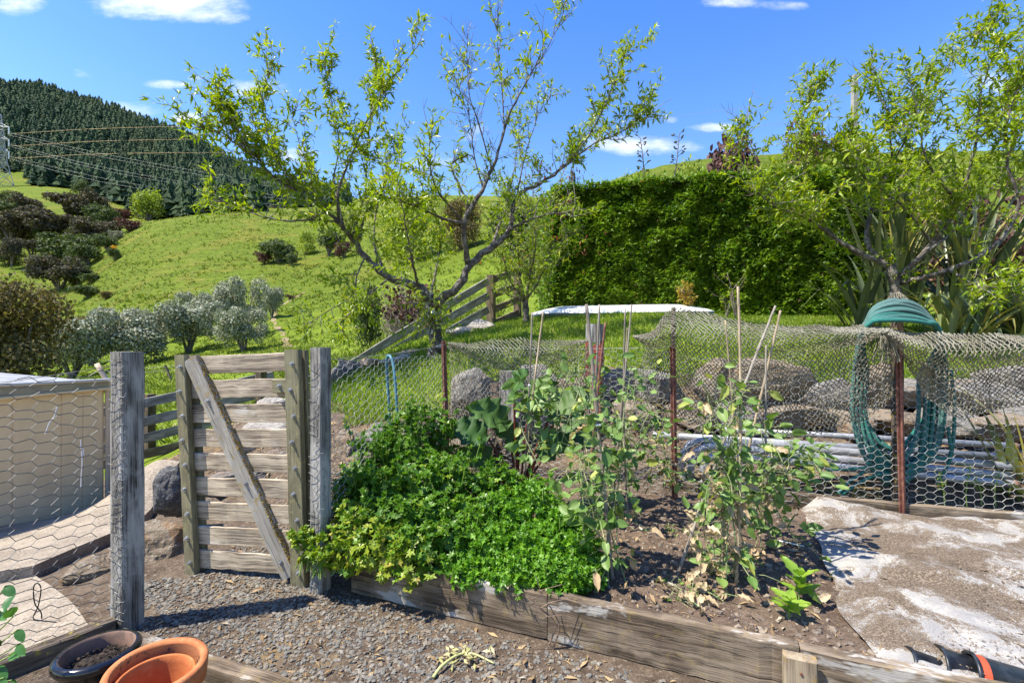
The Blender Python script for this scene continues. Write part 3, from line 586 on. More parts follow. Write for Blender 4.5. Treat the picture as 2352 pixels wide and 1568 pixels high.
for (x, yb, w, h, kd, lb) in [(640, 605, 78, 60, 'bush', 'dark green bush lowest in the hedge line on the pasture'), (702, 585, 50, 56, 'yellow', 'yellow-green bush in the hedge line on the pasture'),
                              (755, 588, 66, 66, 'bush2', 'dark bush in the hedge line behind the fruit tree'), (606, 606, 40, 28, 'purple', 'purple-brown low bush at the end of the pasture hedge line'),
                              (790, 592, 44, 40, 'purple', 'purple-brown bush behind the fruit tree limbs'), (670, 612, 26, 36, 'bush', 'small upright green bush in front of the hedge line'), (665, 690, 22, 14, 'purple', 'small reddish clump beside the sheep track')]:
    plant(kd, x, yb, w, h, lb, 'shrub', 'bushes on the pasture')
for (x, yb, w, h, kd, Y, lb) in [(165, 862, 165, 145, 'olive', 27, 'silvery olive tree nearest to the brown scrub'), (285, 856, 165, 165, 'olive2', 29, 'silvery olive tree behind the first, second from the scrub'),
                              (432, 806, 142, 122, 'olive', 32, 'silvery olive tree with a dark bare trunk on the grass'), (560, 806, 118, 112, 'olive2', 29, 'grey-green olive tree in front, beside the sheep track'),
                              (553, 740, 112, 105, 'olive', 37, 'grey-green olive tree right behind the front one'), (455, 740, 92, 82, 'olive2', 41, 'olive tree set back above the dark-trunked one'),
                              (624, 712, 52, 58, 'olive', 46, 'small olive tree beside the sheep track, uppermost'), (325, 775, 92, 78, 'olive2', 38, 'olive tree half hidden behind the second from the scrub'), (212, 800, 80, 80, 'olive', 36, 'olive tree half hidden behind the first two')]:
    plant(kd, x, yb, w, h, lb, 'tree', 'olive trees on the slope', Y)
plant('scrub', 12, 905, 265, 260, 'large wispy brown-green bush at the edge of the picture', 'bush', None, 17)
plant('scrub', 215, 770, 150, 42, 'low brown bush strip below the gully', 'bush', None, 55)
plant('yellow', 385, 752, 50, 40, 'low yellow-green bush above the olive trees', 'bush', None, 46)
# beyond the hedge
for (x, yb, w, h, kd, Y, lb, ct) in [(1690, 430, 175, 125, 'copper', 24, 'copper-leaved plum tree on the skyline behind the hedge', 'tree'), (1840, 430, 150, 150, 'copper', 26, 'copper-leaved plum tree behind the fruit tree branches', 'tree'),
                                  (1600, 430, 90, 62, 'yellow', 20, 'yellow-green shrub poking over the hedge', 'shrub'), (1930, 440, 190, 120, 'yellow', 21, 'yellow-green shrub behind the power pole', 'shrub'), (2080, 450, 190, 110, 'yellow', 19, 'yellow-green shrub behind the flax', 'shrub'),
                                  (2270, 560, 260, 160, 'copper', 14, 'pinkish-brown shrub behind the flax at the picture edge', 'shrub'), (1325, 450, 42, 62, 'bush', 24, 'small dark conifer beyond the corner of the hedge', 'shrub'),
                                  (1390, 440, 60, 34, 'bush2', 30, 'low grey-green shrub on the skyline beyond the hedge', 'shrub'), (1470, 435, 90, 45, 'yellow', 28, 'yellow-green shrub on the skyline between the flower stalks', 'shrub'),
                                  (940, 560, 130, 90, 'yellow', 60, 'yellow-green bush seen through the fruit tree', 'shrub'), (1060, 540, 110, 80, 'scrub', 55, 'tawny bush seen through the fruit tree', 'shrub'), (1180, 520, 120, 80, 'bush', 40, 'green bush seen through the fruit tree near the hedge', 'shrub'),
                                  (1245, 650, 120, 170, 'bush2', 13, 'dark green bush behind the rail fence corner', 'shrub'), (845, 815, 62, 165, 'bush', 10.5, 'narrow dark shrub below the fruit tree limb', 'shrub')]:
    plant(kd, x, yb, w, h, lb, ct, 'shrubs beyond the garden', Y)
# twiggy purple shrub below the fence
t = thing('smoke_bush', 'twiggy grey shrub with burgundy leaves behind the sloping rail fence', 'shrub', at(930, 800, 11.5)); mbt, mbl = MB(), MB(); c0 = at(930, 805, 11.5)
tips = []
for j in range(150):
    tip = at(rng.normal(935, 36), rng.normal(715, 32), 11.5+rng.normal()*.4); mid = (c0+tip)/2+rng.normal(size=3)*.12; P = smooth([c0+rng.normal(size=3)*.08, mid, tip], 8); mbt.tube(P, np.linspace(.014, .004, 8), 4, caps=False); tips.append(P)
    for q_ in range(3):
        s0 = P[rng.integers(3, 8)]; mbt.tube(np.array([s0, s0+rng.normal(size=3)*.12, s0+rng.normal(size=3)*.26]), [.005, .004, .002], 3, caps=False)
mbt.build('branches', plain('twig_grey', (.2, .165, .15), .9, 0, (.3, .26, .24), 6), t)
P = np.concatenate(tips); P = P[(P[:, 2] > at(930, 730, 11.5)[2])]; P = P[rng.integers(0, len(P), 900)]+rng.normal(size=(900, 3))*.12
mbl.leaves(card, cardt, P, rng.normal(size=(900, 3)), rng.normal(size=(900, 3)), rng.uniform(.05, .11, 900), rng.random(900)); mbl.build('foliage', M['purple'], t)
# pylon and lines
pc = at(-4, 450, 222.); pt = at(-4, 262, 222.); t = thing('pylon', 'grey steel lattice power pylon at the edge of the far hill', 'pylon', pc); mb = MB(); hp = pt[2]-pc[2]
def pw(f): return np.interp(f, [0, .45, 1], [4.6, 1.9, .7])
def pp(sx, sy, f): return pc+A(sx*pw(f), sy*pw(f), hp*f)
lv = [0, .16, .3, .42, .52, .62, .72, .82, .92, 1]
for sx in (-1, 1):
    for sy in (-1, 1): mb.tube([pp(sx, sy, f) for f in lv], .2, 4)
for a, c in zip(lv[:-1], lv[1:]):
    for (s1, s2) in (((-1, -1), (1, -1)), ((1, -1), (1, 1)), ((1, 1), (-1, 1)), ((-1, 1), (-1, -1))):
        for e in (((*s1, a), (*s2, c)), ((*s2, a), (*s1, c)), ((*s1, c), (*s2, c))): mb.tube([pp(*e[0]), pp(*e[1])], .12, 4)
mb.build('lattice', M['pylon'], t); arms = []
for f in (.54, .69, .84):
    mb = MB()
    for s_ in (-1, 1):
        tip = pc+A(s_*5., 0, hp*f)
        for sy in (-1, 1): mb.tube([pp(s_, sy, f), tip], .16, 4); mb.tube([pp(s_, sy, f+.05), tip], .13, 4)
        if s_ > 0: arms.append(tip)
    mb.build('cross_arm', M['pylon'], t)
    mb = MB(); mb.tube([tip+A(0, 0, 0), tip-A(0, 0, 3.4)], .28, 6); mb.build('insulator', M['white_shell'], t)
def cable(nm, lb, pts, r, mt, grp):
    mb = MB(); mb.tube(smooth(pts, 40), r, 4); tag(mb.build(nm, mt), lb, 'power line', grp)
for j, (y0, y1, y2) in enumerate(((296, 292, 282), (324.5, 321.5, 316), (352, 351.5, 350))):
    cable('power_line', ('top', 'middle', 'bottom')[j]+' of three level orange-lit power lines crossing the pine hill', [arms[2-j]-A(0, 0, 3.2), at(350, y1, 232), at(1050, y2, 300)], .045, M['line_sunlit'], 'level power lines')
for j, (y0, y1, y2, y3) in enumerate(((304, 354, 402, 428), (311, 361.5, 410, 437), (330, 385, 431.6, 455), (336, 392, 438, 462), (357.5, 410, 454, 476), (365, 419, 459, 482))):
    cable('power_line', ('uppermost', 'second', 'third', 'fourth', 'fifth', 'lowest')[j]+' of six power lines sagging down across the pine hill', [at(16+(j % 2)*6, y0, 222), at(240, y1, 206), at(507, y2, 190), at(680, y3, 180)], .028, M['line'], 'sagging power lines')
cable('power_line', 'upper thin wire across the sky running to the power pole', [at(1000, 312, 60), at(1400, 283, 40), at(1960, 216, 22)], .008, M['line'], 'pole wires')
cable('power_line', 'lower thin wire across the sky running to the power pole', [at(1000, 340, 60), at(1500, 316, 40), at(1960, 262, 22)], .008, M['line'], 'pole wires')
t = thing('power_pole', 'pale concrete power pole rising behind the hedge', 'pole', at(1962, 470, 22)); mb = MB(); mb.beam(at(1962, 470, 22), at(1963, 174, 22), .24, .2, (0, 1, 0), .02); mb.build('pole', M['pole'], t)
for s_, nm in ((1475, 'taller'), (1556, 'slanting')):
    t = thing('flower_stalk', ('upright' if s_ < 1500 else 'slanting')+' dark flax flower stalk with pods above the hedge', 'flower stalk', at(s_, 430, 10.5), 'flax flower stalks'); mb = MB(); ln = 0 if s_ < 1500 else 14
    P = smooth([at(s_-ln, 440, 10.5), at(s_+3-ln*.4, 380, 10.5), at(s_-4+ln*.6, 318 if s_ < 1500 else 308, 10.5)], 16); mb.tube(P, np.linspace(.018, .008, 16), 5); mb.build('stem', M['bark_far'], t); mb = MB()
    for q_ in range(5, 16):
        d = unit(A(rng.choice([-1, 1])*.8, rng.normal()*.5, .75)); e = P[q_]+d*.13; mb.tube([P[q_], e], .006, 3)
        for u_ in range(2): mb.leaves(ico*A(1, .4, .4), icf, [e+rng.normal(size=3)*.03], [d+rng.normal(size=3)*.5], [A(0, 1, 0)], .045, .5)
    mb.build('pods', M['manuka'], t)
# ---------------------------------------------------------------- hedge, paddle board, rail fence, rocks, flax
r3 = np.random.default_rng(33)
hx0, hx1 = at(1215, 700, 9.3), at(2480, 700, 9.0)
def hedge_top(X): return np.interp(X, [0.8, 1.2, 3.5, 5.3, 7.5, 11], [at(1290, 430, 9.3)[2], at(1330, 425, 9.25)[2], at(1560, 402, 8.9)[2], at(1800, 390, 8.65)[2], at(2050, 392, 8.4)[2], at(2400, 400, 8.)[2]])
hedge = thing('conifer_hedge', 'tall clipped dark green conifer hedge behind the lawn', 'hedge', (5, 9.8, 1.7))
U, V_ = np.meshgrid(np.linspace(.78, 7.2, 90), np.linspace(0, 1, 34), indexing='ij')
def hy(X): return 9.3-.15*(np.asarray(X)-.78)
def hedge_face(X, v):
    zt = hedge_top(X); zb = tz(X, 9.2+0*X)-.05; n_ = vfbm(np.stack([X, 0*X, v*2.4], -1), 1.7, 4)
    return np.stack([X, hy(X)-.05+.12*v-.14*n_-.07*vfbm(np.stack([X, 0*X+3, v*2.4], -1), 4.5, 2), zb+(zt-zb)*v], -1)
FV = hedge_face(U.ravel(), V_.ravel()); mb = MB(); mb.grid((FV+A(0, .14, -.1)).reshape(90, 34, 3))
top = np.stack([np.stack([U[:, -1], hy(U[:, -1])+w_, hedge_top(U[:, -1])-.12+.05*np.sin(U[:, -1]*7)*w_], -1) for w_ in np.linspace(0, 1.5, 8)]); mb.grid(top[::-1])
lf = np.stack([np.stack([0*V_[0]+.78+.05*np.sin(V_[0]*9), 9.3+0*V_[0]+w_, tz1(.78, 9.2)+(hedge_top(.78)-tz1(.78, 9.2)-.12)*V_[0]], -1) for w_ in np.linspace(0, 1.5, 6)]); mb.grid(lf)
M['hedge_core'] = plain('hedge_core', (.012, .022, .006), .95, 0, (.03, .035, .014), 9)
mb.build('shade_core', M['hedge_core'], hedge, True)  # solid near-black sheet standing in for the shade between the sprays
k = 64000; X = r3.uniform(.78, 7.2, k); v = np.clip(r3.random(k), 0, 1); P = hedge_face(X, v); nr = np.tile(A(0, -1, 0), (k, 1))
kt = 9000; Xt = r3.uniform(.78, 7.2, kt); Pt = np.stack([Xt, hy(Xt)+r3.random(kt)*1.4, hedge_top(Xt)-.06+.06*r3.normal(size=kt)], -1)
kl = 3500; vl = r3.random(kl); Pl = np.stack([.75+.1*r3.normal(size=kl), 9.3+1.4*r3.random(kl), tz1(.78, 9.2)+(hedge_top(.78)-tz1(.78, 9.2))*vl], -1)
P = np.concatenate([P, Pt, Pl]); nr = np.concatenate([nr, np.tile(A(0, -.4, .9), (kt, 1)), np.tile(A(-1, -.1, 0), (kl, 1))]); k = len(P)
dep = r3.random(k)**2*.16; P = P-nr*(dep-.06)[:, None]
dv = unit(nr*.75+r3.normal(size=(k, 3))*.55+A(.15, 0, .15)); nn = unit(r3.normal(size=(k, 3))*.5+A(0, -.3, 1))
spray = np.array([[0,-.05,0],[0,.05,0],[.45,.34,.02],[.5,.1,.03],[1,.12,-.06],[.62,-.1,.03],[.5,-.36,.02]]); sprt = np.array([[0,3,1],[1,3,2],[0,5,3],[3,5,4],[0,6,5]])
vr = np.clip(.5+.45*vfbm(P, 2.2, 2, 5)+.25*r3.normal(size=k), 0, .92); vr[(r3.random(k) < .012)] = 1.
mb = MB(); mb.leaves(spray, sprt, P, dv, nn, r3.uniform(.045, .105, k), vr)
M['hedge_leaf'] = leafmat('hedge_leaf', (.06, .135, .009), (.19, .3, .02), (.22, .13, .06), .3, .5)
o = mb.build('foliage', M['hedge_leaf'], hedge); o['kind'] = 'stuff'

# paddle board lying in front of the hedge
pb = thing('paddle_board', 'white paddle board lying on the lawn along the hedge', 'paddle board', at(1400, 712, 8.75)); a0, a1 = at(1221, 703, 8.7), at(1640, 706, 8.25)
zl = max(tz1(a0[0], a0[1]), tz1(a1[0], a1[1])); ax = unit(a1-a0); sd = unit(np.cross(A(0, 0, 1), ax)); n_s = 40; L = np.linalg.norm(a1-a0); VV, HB = [], []
for i in range(n_s+1):
    t_ = i/n_s; hw = .40*max(1e-3, (1-abs(2*t_-1)**2.6))**.75; dz_ = .05*(1-abs(2*t_-1)**2); c_ = a0+(a1-a0)*t_; hk = .1*min(1, 5*t_*(1-t_)+.3); rock = .0
    cs = [(-1, .45), (-.92, .85), (-.6, 1), (0, 1.06), (.6, 1), (.92, .85), (1, .45)]; z0 = (1-t_)*tz1(a0[0], a0[1])+t_*tz1(a1[0], a1[1])-.05*4*t_*(1-t_)+.03+.2*hw
    VV.append([c_+sd*hw*q_[0]+A(0, 0, z0+.05+hk*q_[1]+.2*hw*q_[0]-c_[2]) for q_ in cs]); HB.append([c_+sd*hw*q_+A(0, 0, z0+(.05+hk*.45)*w_+.2*hw*q_-c_[2]) for q_, w_ in ((-1, 1.0), (-.97, .55), (-.6, .1), (0, 0), (.6, .1), (.97, .55), (1, 1.0))])
mb = MB(); mb.grid(np.array(VV)); mb.build('deck', M['white_shell'], pb, True); mb = MB(); mb.grid(np.array(HB)[:, ::-1]); mb.build('hull', M['blue_hull'], pb, True)

# rail fence
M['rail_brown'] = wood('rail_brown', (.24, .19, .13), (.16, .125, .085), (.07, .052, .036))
f1 = thing('rail_fence', 'weathered grey rail fence running down the slope from the corner post', 'fence', at(1120, 745, 8.6))
def rail(fn, p0, p1, h=.15, t_=.045, mt='rail'):
    mb = MB(); mb.beam(p0, p1, t_, h, (0, 0, 1), .004, 10, .003); return mb.build('rail', M[mt], fn)
def fpost(fn, p, ztop, w=.14, mt='rail_brown'):
    mb = MB(); mb.beam(A(p[0], p[1], p[2]-.3), A(p[0], p[1], ztop), w, w, (.3, 1, 0), .008, 5); return mb.build('post', M[mt], fn)
fpost(f1, at(1128, 756, 8.62), at(1128, 632, 8.62)[2])
for (ya, xb, yb, Yb) in ((645, 788, 848, 6.85), (678, 880, 820, 7.24), (711, 1026, 764, 7.97), (746, 1090, 762, 8.3)):
    rail(f1, at(1121, ya, 8.5), at(xb, yb, Yb), .125)
for (x, yt, yb, Y) in ((985, 735, 812, 7.75), (895, 812, 858, 7.25), ): fpost(f1, at(x, yb, Y+.1), at(x, yt, Y+.1)[2])
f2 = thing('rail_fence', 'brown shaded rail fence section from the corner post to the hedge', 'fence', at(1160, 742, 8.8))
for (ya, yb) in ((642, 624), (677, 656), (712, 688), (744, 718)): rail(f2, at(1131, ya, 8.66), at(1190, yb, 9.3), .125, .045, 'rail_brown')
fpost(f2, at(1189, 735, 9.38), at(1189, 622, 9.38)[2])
f3 = thing('rail_fence', 'grey four-rail fence below the gate beside the olive slope', 'fence', at(340, 1050, 7.0))
for (ya, yb) in ((926, 858), (972, 893), (1010, 930), (1046, 968)): rail(f3, at(236, ya+20, 6.6), at(628, yb+4, 7.4), .13, .045, 'rail' if ya < 1040 else 'rail_brown')
for (x, yt, yb) in ((343, 905, 1062), (600, 850, 985), (246, 925, 1075)): fpost(f3, at(x, yb, 7.1), at(x, yt, 7.1)[2], .12, 'sleeper_dark')
fw = thing('wire_fence', 'thin post and wire fence on the grass behind the gate', 'fence', at(380, 860, 14))
for x, y0, y1 in ((268, 845, 885), (385, 838, 866), (425, 832, 858)):
    mb = MB(); mb.tube([at(x+8, y1+6, 14), at(x-6, y0, 14)], .035, 5); mb.build('post', M['rail_brown'], fw)
for dy in (0, 9):
    mb = MB(); mb.tube(smooth([at(240, 852+dy, 14), at(385, 842+dy, 14), at(520, 836+dy, 14)], 20), .006, 3); mb.build('strand', M['wire_dull'], fw)

# rocks: each one a thing
def icosub(nsub):
    V = [unit(v) for v in ico]; T = [list(t_) for t_ in icf]
    for _ in range(nsub):
        mid = {}; T2 = []
        def md(a, b_):
            k_ = (min(a, b_), max(a, b_))
            if k_ not in mid: mid[k_] = len(V); V.append(unit((V[a]+V[b_])/2))
            return mid[k_]
        for a, b_, c_ in T:
            x_, y_, z_ = md(a, b_), md(b_, c_), md(c_, a); T2 += [[a, x_, z_], [x_, b_, y_], [z_, y_, c_], [x_, y_, z_]]
        T = T2
    return np.array(V), np.array(T)
SV, ST = icosub(4)
def rock(label, c, size, seed, mt, group, tilt=None):
    r = np.random.default_rng(seed); V = SV.copy()
    for _ in range(13):                                              # flat cleaved faces
        d = unit(r.normal(size=3)*A(1, 1, 1.3)); lim = r.uniform(.48, .8); k_ = np.maximum(V@d-lim, 0); V = V-k_[:, None]*d*.93
    V = V*(1.1+.09*vfbm(V, 1.8, 4, seed)[:, None]+.045*vfbm(V, 7, 3, seed+9)[:, None])
    R = np.array(Matrix.Rotation(r.uniform(-.5, .5) if tilt is None else tilt, 3, 'Y')@Matrix.Rotation(r.uniform(0, 6.28), 3, 'Z')); Q, _ = np.linalg.qr(r.normal(size=(3, 3))*.35+np.eye(3))
    V = (V@Q.T)*np.asarray(size, float)*(1.3 if group == GW else 1.15)
    if tilt is not None: V = V@np.array(Matrix.Rotation(tilt, 3, 'Y')).T
    mb = MB(); mb.add(V+c, ST, r.random()); o = mb.build('rock', M[mt], None, False); return tag(o, label, 'rock', group)
def rk(x, y, Y, wpx, hpx, dm, mt, label, group, tilt=None):
    rock(label, at(x, y, Y), (wpx/F*Y/2, dm/2, hpx/F*Y/2), int(x*7+y), mt, group, tilt)
GW, GG, GL = 'rocks of the wall behind the bed', 'rocks beside the gate', 'rocks along the lawn edge'
for a in [(400, 1128, 3.3, 62, 150, .2, 'rock_dark', 'upright dark grey rock between the first post and the gate', GG, .05), (382, 1252, 3.0, 120, 128, .4, 'rock_tan', 'big rough brown rock below the upright dark rock', GG),
          (300, 1290, 3.05, 90, 80, .3, 'rock_tan', 'brown rock behind the foot of the first post', GG), (212, 1300, 2.85, 110, 46, .25, 'rock_tan', 'low brown rock beside the driveway step', GG),
          (455, 1180, 3.7, 95, 90, .3, 'rock_tan', 'brown rock behind the hinge stile of the gate', GG), (520, 1215, 3.6, 100, 80, .3, 'rock_grey', 'grey rock seen through the lower gaps of the gate', GG), (610, 1195, 3.7, 95, 75, .3, 'rock_tan', 'tan rock seen through the lower gaps of the gate near the latch stile', GG),
          (520, 1110, 4.0, 110, 80, .35, 'rock_grey', 'grey rock behind the middle boards of the gate', GG), (620, 1090, 4.1, 110, 90, .35, 'rock_grey', 'broad grey rock behind the gate near the latch stile', GG), (590, 1008, 4.7, 95, 70, .35, 'rock_pale', 'pale rock behind the third gap of the gate', GG),
          (655, 985, 4.8, 90, 60, .35, 'rock_pale', 'pale rock behind the upper boards near the latch stile', GG), (640, 932, 5.3, 75, 45, .35, 'rock_pale', 'pale rock just under the latch block', GG), (690, 1040, 4.3, 80, 70, .3, 'rock_tan', 'tan rock behind the latch stile of the gate', GG),
          (803, 1022, 3.95, 62, 72, .3, 'rock_tan', 'pinkish tan rock beside the second gate post above the parsley', GG), (862, 1010, 4.0, 60, 60, .3, 'rock_grey', 'grey rock above the parsley next to the pinkish one', GG), (830, 1075, 3.8, 95, 70, .3, 'rock_tan', 'brown rock half hidden behind the parsley', GG), (925, 1010, 4.1, 70, 60, .3, 'rock_tan', 'tan rock behind the blue hoop', GG), (985, 1000, 4.45, 70, 70, .3, 'rock_grey', 'grey rock behind the first rusty post', GG),
          (800, 848, 6.35, 70, 46, .4, 'rock_dark', 'dark grey slanting rock at the low end of the sloping fence', GL, .35), (770, 868, 6.1, 60, 42, .35, 'rock_grey', 'brownish grey rock nearest the second gate post at the lawn edge', GL), (860, 838, 6.5, 62, 34, .35, 'rock_tan', 'tan rock between the slanting dark rock and the tree', GL),
          (915, 830, 6.4, 66, 30, .35, 'rock_pale', 'white flat rock above the blue hoop', GL), (950, 812, 6.7, 60, 26, .35, 'rock_tan', 'tan rock just behind the fruit tree trunk', GL), (1063, 768, 7.4, 64, 36, .4, 'rock_pale', 'pale pinkish rock beside the fruit tree trunk', GL), (1105, 752, 7.7, 60, 34, .4, 'rock_pale', 'pale rock against the corner post of the rail fence', GL),
          (1085, 905, 4.75, 80, 130, .4, 'rock_grey', 'big slanting grey rock behind the first rusty post net', GW, .4), (1085, 1010, 4.5, 110, 80, .4, 'rock_tan', 'tan rock at the foot of the wall behind the hanging net', GW), (1160, 1010, 4.5, 90, 85, .4, 'rock_tan', 'brown rock below the dark wooden post', GW), (1240, 960, 4.7, 120, 100, .4, 'rock_grey', 'grey rock right of the dark wooden post', GW),
          (1240, 880, 5.0, 95, 70, .4, 'rock_grey', 'grey rock above it, right of the dark wooden post', GW), (1320, 900, 4.95, 100, 75, .4, 'rock_tan', 'tan rock below the red-painted stub post', GW), (1345, 985, 4.6, 110, 85, .4, 'rock_tan', 'brown rock low behind the tallest canes', GW), (1410, 890, 4.95, 110, 90, .4, 'rock_grey', 'light grey rock behind the canes under the lawn', GW),
          (1460, 960, 4.6, 120, 90, .4, 'rock_tan', 'tan rock left of the second rusty post', GW), (1510, 890, 4.8, 100, 95, .4, 'rock_grey', 'grey rock behind the second rusty post', GW), (1590, 950, 4.5, 100, 70, .4, 'rock_tan', 'tan rock right behind the second rusty post above the pipes', GW), (1640, 880, 4.8, 110, 80, .4, 'rock_tan', 'brown rock behind the net right of the second rusty post', GW),
          (1700, 955, 4.4, 110, 62, .35, 'rock_grey', 'grey rock above the pipes behind the pea canes', GW), (1790, 880, 4.7, 190, 92, .45, 'rock_tan', 'long brown boulder behind the middle of the draped net', GW), (1830, 955, 4.3, 140, 55, .35, 'rock_tan', 'flat tan rock above the pipes below the long boulder', GW), (1905, 915, 4.4, 80, 75, .35, 'rock_grey', 'grey rock left of the hanging rope', GW),
          (1945, 970, 4.15, 80, 48, .3, 'rock_tan', 'tan rock behind the rope strands above the pipes', GW), (2020, 895, 4.5, 130, 120, .4, 'rock_tan', 'large tan rock framed by the hanging rope loop', GW), (2110, 905, 4.4, 130, 80, .4, 'rock_grey', 'light grey rock right of the third rusty post', GW), (2060, 970, 4.1, 130, 60, .35, 'rock_tan', 'flat tan rock behind the rope loop above the pipes', GW), (2170, 968, 4.05, 110, 55, .35, 'rock_grey', 'light grey rock above the pipes right of the rope', GW),
          (2230, 905, 4.3, 140, 70, .4, 'rock_grey', 'broad grey rock behind the net right of the rope', GW), (2275, 985, 3.95, 150, 56, .4, 'rock_tan', 'flat layered brown rock above the pipe ends', GW), (2345, 940, 4.1, 110, 90, .4, 'rock_grey', 'blue-grey rock at the edge of the picture above the pipe ends', GW), (2330, 870, 4.5, 120, 70, .4, 'rock_grey', 'grey rock at the edge of the picture under the net', GW)]:
    rk(*a)
# bluish drain stones along the shed
P = []
k = 700; tt = rng.random(k); P = np.stack([-4.95+tt*.55+rng.uniform(-.02, .22, k)+.02, 3.85+tt*1.75, 0*tt], -1); P[:, 2] = tz(P[:, 0], P[:, 1])+.02
g_ = stones(P, .02, .075, .7).build('drain_stones', M['rock_dark'], kind='stuff'); g_['label'] = 'blue-grey stones in the drain along the shed'; g_['category'] = 'stones'

# flax
def strap(nm, L, w, bend, fold=.25, seg=9, twist=0., kink=None):
    t_ = np.linspace(0, 1, seg); wd = w*np.clip(np.minimum(1.0, (1-t_)**.75*1.5)*(0.55+.9*t_*(1-t_)*2), .02, 1); ang = bend*t_**1.6
    if kink: ang = ang+np.where(t_ > kink, 1.7*sstep(t_, kink, kink+.12), 0)
    dx = np.concatenate([[0], np.cumsum(np.sin(ang[:-1]))])*L/(seg-1); dz = np.concatenate([[0], np.cumsum(np.cos(ang[:-1]))])*L/(seg-1)
    V = [];
    for i in range(seg):
        n_ = A(-math.cos(ang[i]), 0, math.sin(ang[i])); c_ = A(dx[i], 0, dz[i]); tw = A(math.sin(twist*t_[i])*0, 1, 0)
        V.append([c_+tw*wd[i]/2+n_*fold*wd[i]/2, c_, c_-tw*wd[i]/2+n_*fold*wd[i]/2])
    mb = MB(); mb.grid(np.array(V), np.full((seg, 3), rng.random())); me = mb.mesh('flax_leaf'); return me
def flaxmat(nm, a, b_, edge):
    m, n, b = newmat(nm); v = attr(n, 'var').outputs['Fac']; rn = nd(n, 'ShaderNodeObjectInfo').outputs['Random']; c = mixc(n, rn, a, b_); c = mixc(n, ramp(n, rn, .82, .86), c, edge)
    n.links.new(c, b.inputs['Base Color']); b.inputs['Roughness'].default_value = .38
    tr = nd(n, 'ShaderNodeBsdfTranslucent', {0: c}); mx = nd(n, 'ShaderNodeMixShader', {0: .2, 1: b.outputs[0], 2: tr.outputs[0]}); n.links.new(mx.outputs[0], n.nodes['Material Output'].inputs[0]); return m
M['flax'] = flaxmat('flax', (.06, .085, .04), (.15, .18, .07), (.32, .29, .07)); M['flax_pale'] = flaxmat('flax_pale', (.12, .16, .05), (.22, .25, .07), (.38, .34, .08))
def flax(t, base, k, L, w, bends, mt, leans=.5, kink=0., dirs=None, r=r3):
    mes = [strap('flax_leaf', L*s_, w, b_, .3, 9, 0, kk) for s_, b_, kk in [(1, bends[0], None), (.9, bends[1], None), (1.05, bends[2], None), (.8, bends[1], None)]+([(.95, bends[0], .5), (.85, bends[1], .6)] if kink else [])]
    for m_ in mes: m_.materials.append(M[mt])
    for i in range(k):
        me = mes[i % 4] if r.random() > kink else mes[4+i % 2]
        o = bpy.data.objects.new('leaf', me); COL.objects.link(o); o.parent = t; a = r.uniform(0, 6.28) if dirs is None else r.uniform(*dirs)
        o.location = A(*(base-ORG[t]))+A(r.normal()*.12, r.normal()*.1, 0); o.rotation_euler = (r.normal()*.12, abs(r.normal())*leans, a); s_ = r.uniform(.7, 1.1); o.scale = (s_, s_*r.uniform(.8, 1.2), s_)
for (x, y, Y, k, L, mt, ln, lb, kk) in [(2060, 745, 8.0, 60, 2.9, 'flax', .2, 'tall grey-green flax bush behind the rope coil', .06), (2230, 750, 7.6, 80, 2.8, 'flax', .28, 'tall grey-green flax bush behind the fruit tree at the picture edge', .1), (2200, 780, 5.9, 54, 1.25, 'flax_pale', .6, 'yellow-edged flax with bent-over leaves right of the rope coil', .5), (2345, 780, 5.9, 50, 1.35, 'flax_pale', .5, 'yellow-edged flax at the picture edge above the net', .4), (1985, 765, 6.9, 26, 1.5, 'flax', .8, 'low arching flax between the hedge and the rope coil', .1)]:
    b0 = at(x, y, Y); b0[2] = tz1(b0[0], b0[1])-.05; t = thing('flax_bush', lb, 'flax', b0, 'flax bushes'); flax(t, b0, k, L, .085, (.35, .8, 1.25), mt, ln, kk)
b0 = at(2395, 1165, 3.35); t = thing('flax_bush', 'green flax with broad leaves outside the bed corner at the picture edge', 'flax', b0, 'flax bushes'); flax(t, b0, 15, 1.05, .075, (.2, .7, 1.0), 'flax_pale', .45, 0, (2.2, 4.6))
# ---------------------------------------------------------------- peach trees
PL = np.array([[0,0,0],[.42,.135,.045],[.42,0,-.005],[.42,-.135,.045],[1,0,-.16]]); PT = np.array([[0,2,1],[0,3,2],[1,2,4],[2,3,4]])
M['bark'] = plain('bark', (.075, .06, .05), .95, 0, (.2, .185, .165), 16, bmp=.9, lo=.45, hi=.62, bsc=60)
M['bark_lichen'] = plain('bark_lichen', (.06, .05, .042), .95, 0, (.42, .42, .39), 13, bmp=.9, lo=.52, hi=.58, bsc=50)
M['twig'] = plain('twig', (.13, .095, .08), .8, 0, (.28, .25, .225), 7)
M['peach_leaf'] = leafmat('peach_leaf', (.15, .25, .008), (.3, .39, .02), (.4, .42, .04), .45, .36, (1.3, 1.25, .3))
M['red_leaf'] = leafmat('red_leaf', (.22, .06, .035), (.36, .13, .07), None, .35, .5, (1.4, .8, .5))
